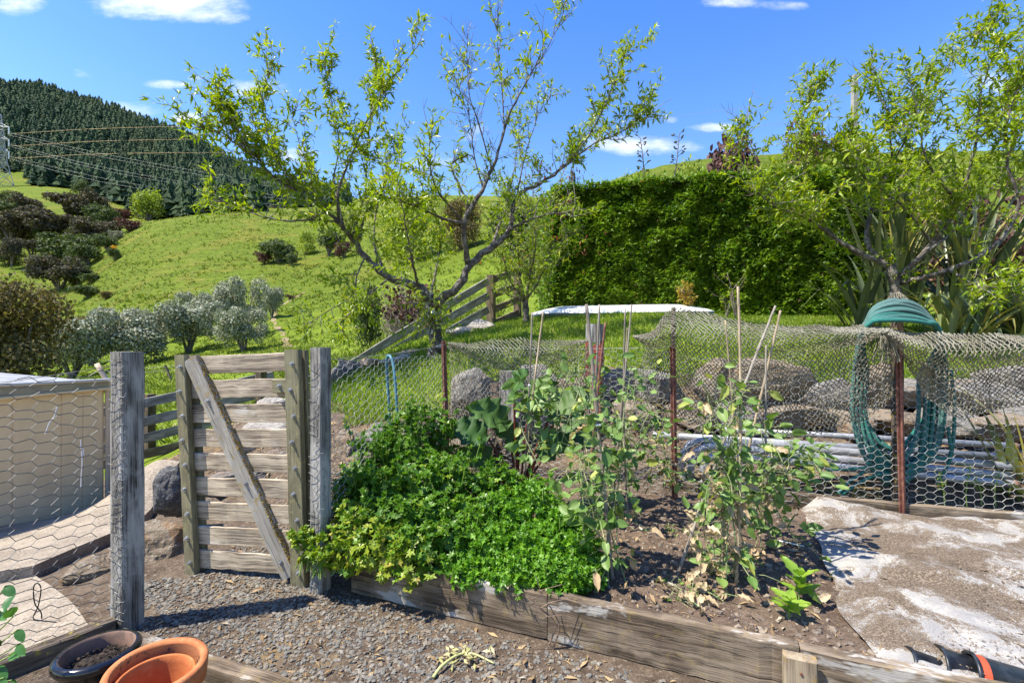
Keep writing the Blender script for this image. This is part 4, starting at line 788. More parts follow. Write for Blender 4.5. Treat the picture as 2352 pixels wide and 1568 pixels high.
class Tree:
    def __init__(s, seed): s.r = np.random.default_rng(seed); s.w, s.tw, s.lv, s.ld, s.ls = MB(), MB(), [], [], []
    def limb(s, P, r0, r1, n=26, sides=8, wob=.06):
        P = smooth(P, n); P[1:-1] += s.r.normal(size=(n-2, 3))*r0*.12; s.w.tube(P, (r1*.75+(r0-r1)*.72*(1-np.linspace(0, 1, n))**1.5)*(1+.06*s.r.normal(size=n)), sides, wob=wob); return P
    def leaf_run(s, Q, dens, size, t0=.15):
        L = np.linalg.norm(np.diff(Q, axis=0), axis=1).sum(); k = int(L*dens*1.35)
        for i in range(k):
            t_ = t0+(1-t0)*((i+s.r.random())/max(k, 1)); f = t_*(len(Q)-1); j = min(int(f), len(Q)-2); p = Q[j]+(Q[j+1]-Q[j])*(f-j); tg = unit(Q[j+1]-Q[j])
            d = unit(tg*.55+s.r.normal(size=3)*.75+A(0, 0, -.25)); s.lv.append(p); s.ld.append(d); s.ls.append(size*1.15*s.r.uniform(.55, 1.2))
        for _ in range(4 if dens > 6 else 0): s.lv.append(Q[-1]); s.ld.append(unit(unit(Q[-1]-Q[-2])*.8+s.r.normal(size=3)*.6)); s.ls.append(size*s.r.uniform(.6, 1.0))
    def shoots(s, P, k, L, up=.6, dens=24, size=.1, t0=.2, r=.006, sub=2, out=.7, follow=.35, bare=0.):
        for _ in range(k):
            f = (t0+(1-t0)*s.r.random())*(len(P)-1); j = min(int(f), len(P)-2); p = P[j]+(P[j+1]-P[j])*(f-j); tg = unit(P[j+1]-P[j])
            d = unit(tg*follow+A(0, 0, up)+s.r.normal(size=3)*out*A(1, .8, .7)); ln = L*s.r.uniform(.45, 1.25); n_ = 7
            Q = [p]; dd = d.copy()
            for q_ in range(n_-1): dd = unit(dd+s.r.normal(size=3)*.13+A(0, 0, .05*up)); Q.append(Q[-1]+dd*ln/(n_-1))
            Q = np.array(Q); s.tw.tube(Q, np.linspace(r, r*.3, n_), 4, caps=False, a=s.r.random())
            dn = 0 if s.r.random() < bare else dens; s.leaf_run(Q, dn, size)
            for _2 in range(s.r.poisson(sub)):
                q_ = Q[s.r.integers(1, n_-1)]; d2 = unit(dd*.5+s.r.normal(size=3)*.7+A(0, 0, up*.4)); l2 = ln*s.r.uniform(.25, .55); Q2 = np.array([q_, q_+d2*l2*.5+s.r.normal(size=3)*.01, q_+unit(d2+A(0, 0, .2))*l2]); s.tw.tube(Q2, [r*.55, r*.45, r*.25], 3, caps=False, a=s.r.random()); s.leaf_run(Q2, dn*1.2, size, .05)
    def done(s, t, leafm, barkm, wid=1.):
        s.w.build('trunk', barkm, t, True); s.tw.build('twigs', M['twig'], t)['kind'] = 'stuff'; k = len(s.lv); mb = MB()
        nr = unit(s.r.normal(size=(k, 3))*.65+A(-.1, -.2, 1)); mb.leaves(PL, PT, s.lv, np.array(s.ld), nr, s.ls, np.clip(s.r.random(k), 0, 1), wid); o = mb.build('crown', leafm, t); o['kind'] = 'stuff'; return o
def Z4(Y0, pts): return [at(451.6+p[0]/1.961, p[1]/1.961, Y0+(p[2] if len(p) > 2 else 0)) for p in pts]
Y0 = 6.15; base = at(997, 815, Y0); t = thing('peach_tree', 'open-crowned peach tree with lichen-spotted trunk on the lawn edge', 'tree', base)
T = Tree(41)
T.limb([base-A(0, 0, .25), at(999, 770, Y0), at(992, 715, Y0), at(985, 672, Y0)], .125, .1, 16, 12, .1); mbx = T.w; T.w = MB(); mbx.build('trunk', M['bark_lichen'], t, True)
LL = T.limb(Z4(Y0, [(1060, 1370), (1000, 1295), (860, 1245, .05), (760, 1150, .1), (700, 1075, .1), (640, 1000, 0), (560, 930, -.1), (430, 850, -.2), (330, 780, -.25), (230, 690, -.3), (140, 620, -.35), (20, 565, -.4)]), .085, .008, 44)
RL = T.limb(Z4(Y0, [(1070, 1380), (1130, 1330), (1190, 1275), (1230, 1190, .05), (1330, 1110, .1), (1400, 1040, .15), (1430, 940, .2), (1450, 880, .2), (1560, 820, .3), (1680, 730, .35), (1800, 640, .4), (1900, 605, .4), (2030, 530, .45)]), .085, .006, 40)
ML = T.limb(Z4(Y0, [(1225, 1200, .05), (1210, 1100, -.1), (1200, 1000, -.2), (1235, 940, -.2), (1300, 830, -.2), (1360, 680, -.15), (1400, 540, -.1), (1480, 380, -.1), (1560, 250), (1640, 100), (1655, 15)]), .055, .004, 34)
B = [T.limb(Z4(Y0, [(1205, 1010, -.2), (1100, 980, -.3), (1000, 935, -.45), (900, 900, -.6), (800, 870, -.75)]), .032, .008),
     T.limb(Z4(Y0, [(735, 1080, .1), (745, 1010, .3), (760, 960, .4), (820, 895, .5), (860, 800, .6)]), .035, .01),
     T.limb(Z4(Y0, [(640, 1000), (540, 990, -.3), (400, 995, -.5), (250, 960, -.6), (100, 900, -.7)]), .028, .006),
     T.limb(Z4(Y0, [(600, 960), (540, 860), (480, 700, .2), (440, 560, .3), (432, 490, .3)]), .02, .004),
     T.limb(Z4(Y0, [(640, 995), (640, 850, -.2), (700, 700, -.3), (760, 560, -.3), (850, 410, -.3), (930, 290, -.3), (1005, 200, -.3)]), .028, .005),
     T.limb(Z4(Y0, [(660, 1010), (620, 820, .3), (640, 640, .4), (610, 470, .4), (575, 300, .4)]), .022, .004),
     T.limb(Z4(Y0, [(700, 1070, .1), (760, 860, .5), (770, 650, .6), (790, 450, .6), (810, 280, .6)]), .022, .004),
     T.limb(Z4(Y0, [(430, 850, -.2), (330, 640, -.4), (300, 480, -.4), (330, 300, -.4)]), .016, .004), T.limb(Z4(Y0, [(330, 780, -.25), (200, 620, -.4), (120, 480, -.5), (80, 370, -.5)]), .016, .004),
     T.limb(Z4(Y0, [(230, 690, -.3), (160, 520, -.3), (100, 420, -.3)]), .012, .003), T.limb(Z4(Y0, [(560, 930, -.1), (400, 760, .2), (300, 640, .3), (240, 520, .3)]), .016, .004),
     T.limb(Z4(Y0, [(1290, 850, -.2), (1250, 700, -.1), (1225, 520), (1180, 400), (1140, 255)]), .016, .003), T.limb(Z4(Y0, [(1330, 760, -.2), (1270, 560, -.3), (1225, 400, -.3), (1217, 95, -.3)]), .016, .003),
     T.limb(Z4(Y0, [(1385, 580, -.15), (1375, 400, .1), (1355, 200, .1), (1357, 15, .1)]), .015, .003), T.limb(Z4(Y0, [(1440, 900, .2), (1480, 700, .4), (1540, 520, .5), (1600, 430, .5)]), .018, .003),
     T.limb(Z4(Y0, [(1680, 730, .35), (1780, 590, .2), (1850, 450, .1), (1930, 250, .1)]), .014, .003), T.limb(Z4(Y0, [(1560, 820, .3), (1700, 700, .7), (1800, 560, .8), (1880, 390, .8)]), .013, .003), T.limb(Z4(Y0, [(1800, 640, .4), (1950, 570, .2), (2040, 460, .2)]), .01, .003),
     T.limb(Z4(Y0, [(1400, 1040, .15), (1500, 990, -.1), (1620, 960, -.2), (1700, 980, -.3)]), .03, .006), T.limb(Z4(Y0, [(1330, 1110, .1), (1400, 900, .9), (1440, 700, 1.2), (1460, 500, 1.3)]), .03, .004),
     T.limb(Z4(Y0, [(860, 1245, .05), (800, 1100, .8), (820, 900, 1.1), (880, 700, 1.2), (960, 560, 1.2)]), .035, .004), T.limb(Z4(Y0, [(1200, 1000, -.2), (1080, 850, -.6), (1050, 700, -.8), (1060, 560, -.9)]), .025, .004),
     T.limb(Z4(Y0, [(1235, 940, -.2), (1180, 830, .3), (1150, 740, .4), (1230, 700, .5), (1250, 720, .5)]), .026, .012), T.limb(Z4(Y0, [(870, 1250, .05), (820, 1290, -.3), (760, 1330, -.5), (700, 1400, -.6), (640, 1470, -.65)]), .02, .005),
     T.limb(Z4(Y0, [(760, 1150, .1), (720, 1250, -.2), (700, 1330, -.3), (560, 1420, -.5), (470, 1480, -.5)]), .016, .004), T.limb(Z4(Y0, [(1000, 1295), (960, 1120, -.7), (930, 950, -1.0), (900, 800, -1.1)]), .03, .005), T.limb(Z4(Y0, [(1050, 1350), (1080, 1200, .4), (1100, 1050, .6), (1040, 900, .7), (980, 760, .8)]), .03, .004)]
T.shoots(LL, 46, .5, .7, 18, .105, .25, sub=2.2); T.shoots(LL, 24, .45, .1, 20, .105, .5)
T.shoots(RL, 40, .42, .8, 15, .1, .3, bare=.3); T.shoots(ML, 40, .42, .6, 12, .1, .15, bare=.35)
dn = [20, 20, 24, 22, 24, 26, 26, 26, 28, 26, 24, 8, 4, 10, 14, 20, 20, 22, 14, 16, 22, 20, 10, 16, 20, 20, 20]
for i, (P, d_) in enumerate(zip(B, dn)):
    L = np.linalg.norm(P[-1]-P[0]); T.shoots(P, int(6+10*L), .36 if i not in (0, 2, 18) else .5, .5 if i < 23 else -.1, d_, .1, .2, .005, 1.6, .6, .5, .35 if d_ < 15 else .08); T.leaf_run(P[len(P)//3:], d_*.6, .1, .2)
T.shoots(smooth([at(985, 690, Y0), at(995, 760, Y0)], 8), 26, .42, .5, 26, .085, 0, .005, 1, .9)
cr = T.done(t, M['peach_leaf'], M['bark'])
for o in t.children:
    if o.name.startswith('trunk') and o.data.materials[0] == M['bark']: o.name = 'limbs'
# dead red leaves hanging in the crown
mb = MB(); k = 90; P = np.concatenate([np.array([at(1315, 388, Y0+.35)+rng.normal(size=3)*A(.12, .1, .1) for _ in range(35)]), np.array([at(1290, 480, Y0+.3)+rng.normal(size=3)*A(.1, .1, .14) for _ in range(30)]), np.array([at(1240, 390, Y0+.4)+rng.normal(size=3)*A(.12, .1, .08) for _ in range(25)])])
mb.leaves(PL, PT, P, rng.normal(size=(k, 3))*.5+A(0, 0, -.8), rng.normal(size=(k, 3)), rng.uniform(.06, .1, k), rng.random(k)); mb.build('dead_leaves', M['red_leaf'], t)['kind'] = 'stuff'

# right peach tree
Y1 = 6.3
def Q(pts): return [at(p[0], p[1], Y1+(p[2] if len(p) > 2 else 0)) for p in pts]
b1 = at(2062, 790, Y1); b1[2] = tz1(b1[0], Y1); t = thing('peach_tree', 'dense spreading peach tree in front of the flax and hedge', 'tree', b1); T = Tree(47)
T.limb([b1-A(0, 0, .2)]+Q([(2060, 720), (2055, 650), (2045, 610)]), .1, .085, 12, 10, .1)
R = [T.limb(Q([(2046, 615), (1976, 582), (1916, 545, .1), (1876, 505, .1), (1800, 472, .1), (1745, 385, .1), (1708, 285, .1)]), .06, .006), T.limb(Q([(2040, 618), (1990, 550, .2), (2016, 445, .3), (2051, 380, .3), (2100, 280, .3), (2160, 170, .3)]), .055, .006), T.limb(Q([(2062, 640), (2140, 560, -.2), (2200, 470, -.3), (2240, 330, -.4), (2260, 190, -.4), (2300, 110, -.4)]), .055, .006),
     T.limb(Q([(2065, 650), (2180, 620, -.5), (2290, 560, -.6), (2341, 475, -.6), (2316, 385, -.6), (2311, 300, -.6), (2340, 190, -.6), (2400, 80, -.6)]), .05, .008), T.limb(Q([(1916, 545, .1), (1850, 500, -.4), (1790, 480, -.6), (1720, 430, -.7)]), .03, .006), T.limb(Q([(1876, 505, .1), (1850, 420, 0), (1840, 330), (1850, 250), (1880, 200)]), .028, .005),
     T.limb(Q([(2016, 445, .3), (1960, 380, 0), (1900, 330, -.2), (1850, 310, -.3)]), .025, .005), T.limb(Q([(2051, 380, .3), (2040, 280, 0), (2020, 200, 0), (1990, 175, 0)]), .02, .005), T.limb(Q([(2200, 470, -.3), (2130, 370, -.7), (2110, 270, -.8), (2090, 190, -.8)]), .025, .005), T.limb(Q([(2240, 330, -.4), (2320, 240, 0), (2360, 160, 0)]), .02, .005), T.limb(Q([(2140, 560, -.2), (2080, 480, -.7), (2010, 420, -.9), (1960, 330, -.9)]), .025, .005), T.limb(Q([(2180, 620, -.5), (2250, 660, -.9), (2330, 700, -1.)]), .025, .006), T.limb(Q([(2100, 600, -.3), (2200, 520, .4), (2300, 400, .5), (2350, 260, .5)]), .03, .005), T.limb(Q([(2160, 170, .3), (2230, 90, .3), (2280, 60, .3)]), .01, .003)]
for i, P in enumerate(R):
    L = np.linalg.norm(P[-1]-P[0]); lo_ = i in (3, 11, 12, 10); T.shoots(P, int((12+13*L)*(.75 if lo_ else 1.15)), .45, .45, 20, .1, .35 if lo_ else .2, .005, 2.0, .75, .4, .08); T.leaf_run(P[len(P)//2:], 12, .095, .2)
T.shoots(smooth(Q([(2060, 700), (2050, 610)]), 8), 12, .4, .4, 26, .08, 0, .005, 1.5, 1.)
T.done(t, M['peach_leaf'], M['bark'])
# small plum tree by the fence corner
Y2 = 8.2; b2 = at(1208, 742, Y2); t = thing('plum_tree', 'small multi-stemmed plum tree between the rail fence and the paddle board', 'tree', b2); T = Tree(53)
def Q2(pts): return [at(p[0], p[1], Y2+(p[2] if len(p) > 2 else 0)) for p in pts]
T.limb([b2-A(0, 0, .15), *Q2([(1207, 715), (1206, 690)])], .085, .07, 8, 9, .1)
R = [T.limb(Q2([(1206, 695), (1196, 640), (1190, 580), (1180, 510), (1170, 450)]), .035, .006), T.limb(Q2([(1207, 695), (1216, 640), (1222, 570, .2), (1240, 500, .3), (1280, 440, .3)]), .04, .006), T.limb(Q2([(1208, 690), (1240, 640, -.3), (1262, 580, -.4), (1310, 540, -.5), (1345, 520, -.5)]), .03, .006), T.limb(Q2([(1204, 690), (1170, 640, -.3), (1150, 570, -.4), (1120, 500, -.4)]), .028, .006), T.limb(Q2([(1212, 660), (1230, 560, -.5), (1220, 480, -.6), (1225, 430, -.6)]), .025, .005), T.limb(Q2([(1200, 690), (1160, 672, -.4), (1165, 640, -.45)]), .02, .006)]
for P in R:
    L = np.linalg.norm(P[-1]-P[0]); T.shoots(P, int(10+16*L), .42, .3, 20, .075, .1, .005, 1.8, .9, .4, .15)
T.done(t, M['peach_leaf'], M['bark'])
mb = MB(); k = 60; P = np.array([at(*(((1330, 570), (1195, 590), (1262, 520))[i % 3]), Y2-.4)+rng.normal(size=3)*A(.22, .15, .08) for i in range(k)]); mb.leaves(PL, PT, P, rng.normal(size=(k, 3))*.6+A(0, 0, -.6), rng.normal(size=(k, 3)), rng.uniform(.06, .1, k), rng.random(k)); mb.build('dead_leaves', M['red_leaf'], t)['kind'] = 'stuff'
# saplings in front of the hedge
for (x, yb, yt, Y, w, lb, mt) in ((1580, 715, 660, 8.3, 40, 'small bush with orange-yellow leaves at the end of the paddle board', 'yel'), (1690, 722, 625, 7.9, 60, 'thin pale bare-stemmed sapling in front of the hedge', 'peach_leaf'), (1668, 722, 660, 8.0, 40, 'low bare twiggy sapling next to the pale one', 'peach_leaf')):
    if mt == 'yel': M['yel'] = leafmat('yel', (.3, .2, .03), (.4, .32, .05), (.3, .12, .05), .4)
    b_ = at(x, yb, Y); b_[2] = tz1(b_[0], Y); t = thing('sapling', lb, 'sapling', b_, 'saplings before the hedge'); T = Tree(60+x)
    for q_ in range(4): P = T.limb([b_, at(x+rng.normal()*w*.15, (yb+yt)/2, Y), at(x+rng.normal()*w*.5, yt+rng.random()*20, Y+rng.normal()*.1)], .014, .004, 8, 5); T.shoots(P, 7 if mt == 'yel' else 3, .16, .5, 40 if mt == 'yel' else 9, .07, .2, .004, 1)
    T.done(t, M[mt], M['twig'])
# ---------------------------------------------------------------- posts, gate, beds
n1, n2 = A(-.3714, -.9285, 0), A(.9285, -.3714, 0)            # the yard's two directions: towards the boards' front, along the boards
def gpost(label, corner, w, ztop, zb=-.1, mt='post'):
    t = thing('gate_post', label, 'post', A(corner[0], corner[1], 0), 'gate posts'); c = corner-n1*w/2-n2*w/2
    mb = MB(); mb.beam(A(c[0], c[1], zb), A(c[0], c[1], ztop), w, w, n1, .006, 14, .0012); mb.build('post_timber', M[mt], t); return t
pc1 = at(281, 1457, 2.1); gp1 = gpost('free-standing grey gate post wrapped in chicken wire beside the pots', pc1, .094, at(290, 808, 2.12)[2])
pc2 = at(737, 1362, 2.43); gp2 = gpost('grey gate post wrapped in chicken wire next to the parsley', pc2, .078, at(737, 798, 2.45)[2])
# gate
TL, BL, TR, BR = at(416, 817, 2.70), at(441, 1313, 2.70), at(701, 804, 2.55), at(716, 1336, 2.55)
gn = unit(np.cross(BR-BL, TL-BL)); gn = gn if gn[1] < 0 else -gn; gu = unit(BR-BL); gv = unit(TL-BL)
def gg(u, v, d=0.): return (BL*(1-u)+BR*u)*(1-v)+(TL*(1-u)+TR*u)*v+gn*d
gate = thing('garden_gate', 'weathered wooden slatted gate with diagonal brace standing ajar', 'gate', (BL+BR)/2*A(1, 1, 0))
for i in range(9):
    v = 1-(.006+i*.1107+.041); mb = MB(); mb.beam(gg(.03, v), gg(.955, v), .02, .1015, gv, .003, 12, .0012)
    o = mb.build('board', M['gate_board'], gate)
def stile(u, w, side=1):
    mb = MB(); mb.beam(gg(u, -.005, .031), gg(u, 1.005, .031), w, .038, gn, .004, 16, .001); o = mb.build('stile', M['gate_stile'], gate)
    mb = MB(); mb.beam(gg(u, .0, -.03), gg(u, 1.0, -.03), w, .036, gn, .004, 8, .001); mb.build('back_stile', M['gate_stile'], gate); return o
s1 = stile(.048, .07); s2 = stile(.935, .088)
mb = MB(); mb.beam(gg(.125, .985, .03), gg(.86, .03, .03), .088, .04, gn, .004, 18, .001); br_ = mb.build('brace', M['gate_brace'], gate)
mb = MB(); e = unit(gg(.885, .02)-gg(.135, .975)); sd = np.cross(gn, e); sd = sd if sd[0] > 0 else -sd
k = 700; tt_ = rng.random(k); P = np.array([gg(.125, .985, .03)+(gg(.86, .03, .03)-gg(.125, .985, .03))*q_ for q_ in tt_])+sd*(.045+rng.random((k, 1))*.003)+gn*rng.uniform(-.018, .02, (k, 1)); mb.leaves(ico*A(1, 1, .5), icf, P, rng.normal(size=(k, 3)), np.tile(sd, (k, 1)), rng.uniform(.002, .0055, k), rng.random(k))
M['lichen'] = leafmat('lichen', (.2, .11, .015), (.4, .26, .04), None, 0, .9); mb.build('lichen', M['lichen'], br_)['kind'] = 'stuff'
mb = MB(); mb.beam(gg(.775, .85, .024), gg(.885, .85, .024), .03, .075, gv, .003, 3, .001); lk = mb.build('latch_block', M['gate_stile'], gate)
def bolt_at(p, n, par, r=.0085, L=.02):
    mb = MB(); th = np.arange(6)*math.pi/3; e1 = unit(np.cross(n, A(0, 0, 1))); e2 = np.cross(n, e1)
    mb.lathe([(0, .0), (.013, .0), (.013, .003), (.0095, .003)], p, 12, n); mb.lathe([(r, .003), (r, .011), (.005, .011), (.005, L), (0, L)], p, 6, n); return mb.build('bolt', M['bolt'], par)
for i in range(9):
    v = 1-(.05+i*.1107); bolt_at(gg(.048+.008*(-1)**i, v, .05), gn, s1); bolt_at(gg(.935+.01*(-1)**i, v-.006, .05), gn, s2)
for f in (.2, .58, .93): bolt_at(gg(.125+.735*f, .985-.955*f, .05), gn, br_)
bolt_at(gg(.83, .852, .038), gn, lk)

# raised bed timbers
def timber(label, p0, p1, h, th, up=(0, 0, 1), mt='sleeper', z0=0.): 
    mb = MB(); p0, p1 = A(p0[0], p0[1], z0+h/2), A(p1[0], p1[1], z0+h/2); mb.beam(p0, p1, th, h, up, .006, 22, .0016); return tag(mb.build('bed_timber', M[mt], None), label, 'timber', 'timbers edging the beds')
def fp(X, off=0.): return A(X, front_y(X), 0)-n1*off*0+A(n1[0], n1[1], 0)*(-.026)
timber('long front bed timber under the parsley next to the gate post', fp(-.84), fp(.152), .2, .05, mt='sleeper', z0=.002)
timber('long weathered front bed timber with pale flaking patch', fp(.156), fp(1.04), .205, .05, mt='sleeper', z0=0.)
timber('front bed timber running out of the picture below the black pots', fp(1.044), fp(3.6), .2, .05, mt='sleeper', z0=.002)
pk = thing('bed_peg', 'short square wooden peg holding the front bed timber', 'peg', A(1.02, 1.66, 0)); mb = MB(); c = A(1.035, front_y(1.035), 0)+n1*.043
mb.beam(c+A(0, 0, -.15), c+A(0, 0, .195), .105, .05, n1, .005, 6, .001); mb.build('peg_timber', wood('peg', (.36, .29, .2), (.28, .22, .15), (.13, .1, .07), moss=(.33, .2, .04), mossamt=.5), pk)
mb = MB(); mb.lathe([(.005, 0), (.005, .003), (0, .004)], c+n1*.0255+A(.0, 0, .15), 8, n1); mb.build('nail', M['rust'], pk)
def bp(X, off=0.): return A(X, back_y(X)+off, 0)
timber('back bed timber behind the pea canes', bp(1.2, .12), bp(2.24, .05), .1, .05, mt='sleeper', z0=.14)
timber('back bed timber behind the white cloth', bp(2.12, .012), bp(4.2, .012), .105, .05, mt='sleeper', z0=.14)
timber('dark back bed timber at the hanging net near the rhubarb', A(-.62, 4.0, 0), A(.35, 3.78, 0), .1, .045, mt='sleeper_dark', z0=.13)
# planter with the pots: two timbers meeting at the first post
timber('grey planter timber running from the first post past the terracotta pots', A(-1.70, 2.035, 0), A(-.5, 1.598, 0), .15, .06, mt='sleeper', z0=-.09)
timber('dark mossy planter timber under the chicken wire', A(-1.79, 2.11, 0), A(-2.75, .78, 0), .14, .06, mt='sleeper_dark', z0=-.07)

# chicken wire: sheets of flat-topped hexagons on a surface S(u, v) in metres
def hexwire(S, L, Hh, cw, ch, r, jit=.003, par=None, name='wire_mesh', mt='wire', start=0., rr=rng):
    """cw: period along u of one hexagon pair column, ch: hexagon height"""
    nu, nv = int(L/(cw*.75))+1, int(Hh/ch)+1; a, b_ = cw*.25, cw*.5
    E = []
    def node(i, j, k): # hexagon column i, row j, k-th corner left/right
        return (i*cw*.75+k*cw*.5, j*ch+(ch/2 if i % 2 else 0))
    pts = {}; V = []
    def vid(u, v):
        key = (round(u, 4), round(v, 4))
        if key not in pts: pts[key] = len(V); V.append((u, v))
        return pts[key]
    for i in range(nu):
        for j in range(nv):
            u0, v0 = i*cw*.75, j*ch+(ch/2 if i % 2 else 0)
            p0 = vid(u0, v0); p1 = vid(u0+cw*.5, v0); q0 = vid(u0-cw*.25, v0+ch/2); q1 = vid(u0+cw*.75, v0+ch/2); E += [(p0, p1, 1), (p0, q0, 0), (p1, q1, 0)]
            if j > 0 or i % 2: 
                q2 = vid(u0-cw*.25, v0-ch/2); q3 = vid(u0+cw*.75, v0-ch/2); E += [(p0, q2, 0), (p1, q3, 0)]
    E = list({(min(a_, b2), max(a_, b2)): c_ for a_, b2, c_ in E}.items()); V = np.array(V)
    V = V+rr.normal(size=V.shape)*jit; ok = (V[:, 0] >= -.001) & (V[:, 0] <= L) & (V[:, 1] >= 0) & (V[:, 1] <= Hh)
    P = S(V[:, 0], V[:, 1]); e = np.array([(k_[0], k_[1], c_) for k_, c_ in E if ok[k_[0]] and ok[k_[1]]])
    mb = MB(); tw = e[:, 2] == 1
    mb.edges(P[e[~tw, 0]], P[e[~tw, 1]], r); mb.edges(P[e[tw, 0]], P[e[tw, 1]], r*1.3); return mb.build(name, M[mt], par)
def plane_wire(p0, p1, z0, z1fn, bow=.02, seed=0.):
    p0, p1 = np.asarray(p0, float), np.asarray(p1, float); d = unit((p1-p0)*A(1, 1, 0)); nn = A(d[1], -d[0], 0)
    def S(u, v):
        w = np.array([noise.noise(Vector((uu*2.1+seed, vv*2.3, seed))) for uu, vv in zip(u, v)])*bow
        return p0*A(1, 1, 0)+u[:, None]*d+w[:, None]*nn+np.stack([0*u, 0*u, z0(u)+v+.3*w], -1)
    return S
wl0, wl1 = A(pc1[0]-.075, pc1[1]+.02, 0), A(-2.78, .74, 0)
t = thing('chicken_wire', 'chicken wire fence between the first post and the picture edge in front of the shed', 'wire fence', wl0, 'chicken wire fences')
Lw = np.linalg.norm(wl1-wl0); hexwire(plane_wire(wl0, wl1, lambda u: .02-.05*u, None, .025, 3.), Lw, 1.17, .084, .043, .0015, .003, t, mt='wire_dull')
mb = MB(); mb.tube([wl0+A(0, 0, 1.2)+ (wl1-wl0)*s_+A(0, 0, -.09*math.sin(s_*3.1)) for s_ in np.linspace(0, 1, 20)], .0012, 4); mb.build('top_strand', M['wire_dull'], t)
for tpost, pc, w in ((gp1, pc1, .094), (gp2, pc2, .078)):
    def S(u, v, pc=pc, w=w):
        uu = u-w; P = np.where(uu[:, None] < 0, pc+n2*uu[:, None], pc-n1*uu[:, None]); off = np.where(uu[:, None] < 0, n1, n2)*(.004+.004*np.abs(np.sin(v*60+u*40)))[:, None]
        return P*A(1, 1, 0)+off+np.stack([0*u, 0*u, v], -1)
    hexwire(S, w*1.45, 1.2 if pc is pc2 else 1.24, .074, .042, .0011, .004, tpost, 'wire_wrap', 'wire_dull')
pa, pbb, pcc = at(1024, 1060, 4.13)*A(1, 1, 0), at(1549, 1140, 3.52)*A(1, 1, 0), at(2068, 1165, 3.13)*A(1, 1, 0)
g2 = pc2*A(1, 1, 0)-n1*.05
for (p0, p1, z0, z1, lb, sd) in ((g2, pa, .15, lambda s_: 1.22+.08*s_, 'chicken wire fence between the second gate post and the first rusty post', 5.), (pa, pbb, .16, lambda s_: 1.28, 'chicken wire fence between the first and second rusty posts', 7.), (pbb, pcc, .17, lambda s_: 1.2, 'chicken wire fence between the second and third rusty posts', 9.), (pcc, A(4.2, 2.58, 0), .17, lambda s_: 1.15, 'chicken wire fence from the third rusty post to the picture edge', 11.)):
    t = thing('chicken_wire', lb, 'wire fence', (p0+p1)/2, 'chicken wire fences'); L = np.linalg.norm(p1-p0)
    hexwire(plane_wire(p0, p1, lambda u, z0=z0: z0+0*u, None, .03, sd), L, z1(0)-z0, .066, .046, .0012, .0028, t)
    mb = MB(); mb.tube([p0+(p1-p0)*s_+A(0, 0, z1(s_)-.02*math.sin(s_*3.1)) for s_ in np.linspace(0, 1, 12)], .0015, 4); mb.build('top_strand', M['wire'], t)
# rusty star posts
for (p, x0, y0, x1, y1, Y, lb) in ((pa, 1019, 783, 1028, 1078, 4.13, 'rusty iron post at the corner of the hanging net beside the parsley'), (pbb, 1545, 793, 1550, 1140, 3.5, 'rusty iron post in the middle of the bed fence by the pipe bends'), (pcc, 2064, 800, 2073, 1166, 3.1, 'rusty iron post in front of the rope coil')):
    t = thing('star_post', lb, 'post', at(x1, y1, Y), 'rusty iron posts'); a, b_ = at(x1, y1+14, Y), at(x0, y0, Y); mb = MB(); sx = unit(b_-a)
    mb.beam(a, b_, .044, .007, (0, -1, 0), .001, 4, .0004); mb.beam(a-A(0, .0035, 0), b_-A(0, .0035, 0), .008, .034, (-.4, -1, 0), .001, 4, .0004); mb.build('iron_bar', M['rust'], t)
# net support pole behind the third post
np_ = at(2062, 1120, 3.3); t = thing('net_pole', 'net-wrapped pole carrying the rope coil', 'pole', np_); mb = MB(); mb.beam(A(np_[0], np_[1], .1), at(2060, 690, 3.3), .06, .06, (0, 1, 0), .01); mb.build('pole_timber', M['sleeper_dark'], t)
npb = at(1547, 1080, 3.62); t = thing('net_pole', 'dark pole under the net peak behind the second rusty post', 'pole', npb); mb = MB(); mb.beam(A(npb[0], npb[1], .1), at(1546, 706, 3.62), .03, .03, (0, 1, 0), .005); mb.build('pole_timber', M['sleeper_dark'], t)
# wooden posts among the rocks
for (x, yt, yb, Y, w, mt, lb) in ((1172, 852, 1010, 4.45, .16, 'post', 'thick grey wooden post behind the hanging net'), (1366, 744, 900, 4.75, .155, 'post', 'weathered stub post with red paint band at the lawn edge')):
    t = thing('stub_post', lb, 'post', at(x, yb, Y)); mb = MB(); mb.beam(at(x, yb+40, Y), at(x, yt, Y), w, w, n1, .008, 8, .002); mb.build('post_timber', M[mt], t)
    if x > 1300:
        mb = MB(); mb.beam(at(x, 960, Y), at(x, 784, Y), w+.006, w+.006, n1, .008, 6, .001); mb.build('paint_band', plain('red_paint', (.25, .04, .025), .8, 0, (.18, .07, .05), 22, bmp=.3), t)

# blue hose hoop
t = thing('hose_hoop', 'blue-green plastic hoop standing in the parsley', 'hoop', at(905, 1010, 3.6)); mb = MB(); mb.tube(smooth([at(918, 1030, 3.55), at(912, 940, 3.55), at(908, 880, 3.57), at(903, 835, 3.6), at(895, 816, 3.63), at(889, 822, 3.66), at(889, 860, 3.7), at(893, 920, 3.7), at(898, 1000, 3.7)], 40), .011, 8); mb.build('tube', M['hose'], t, True)

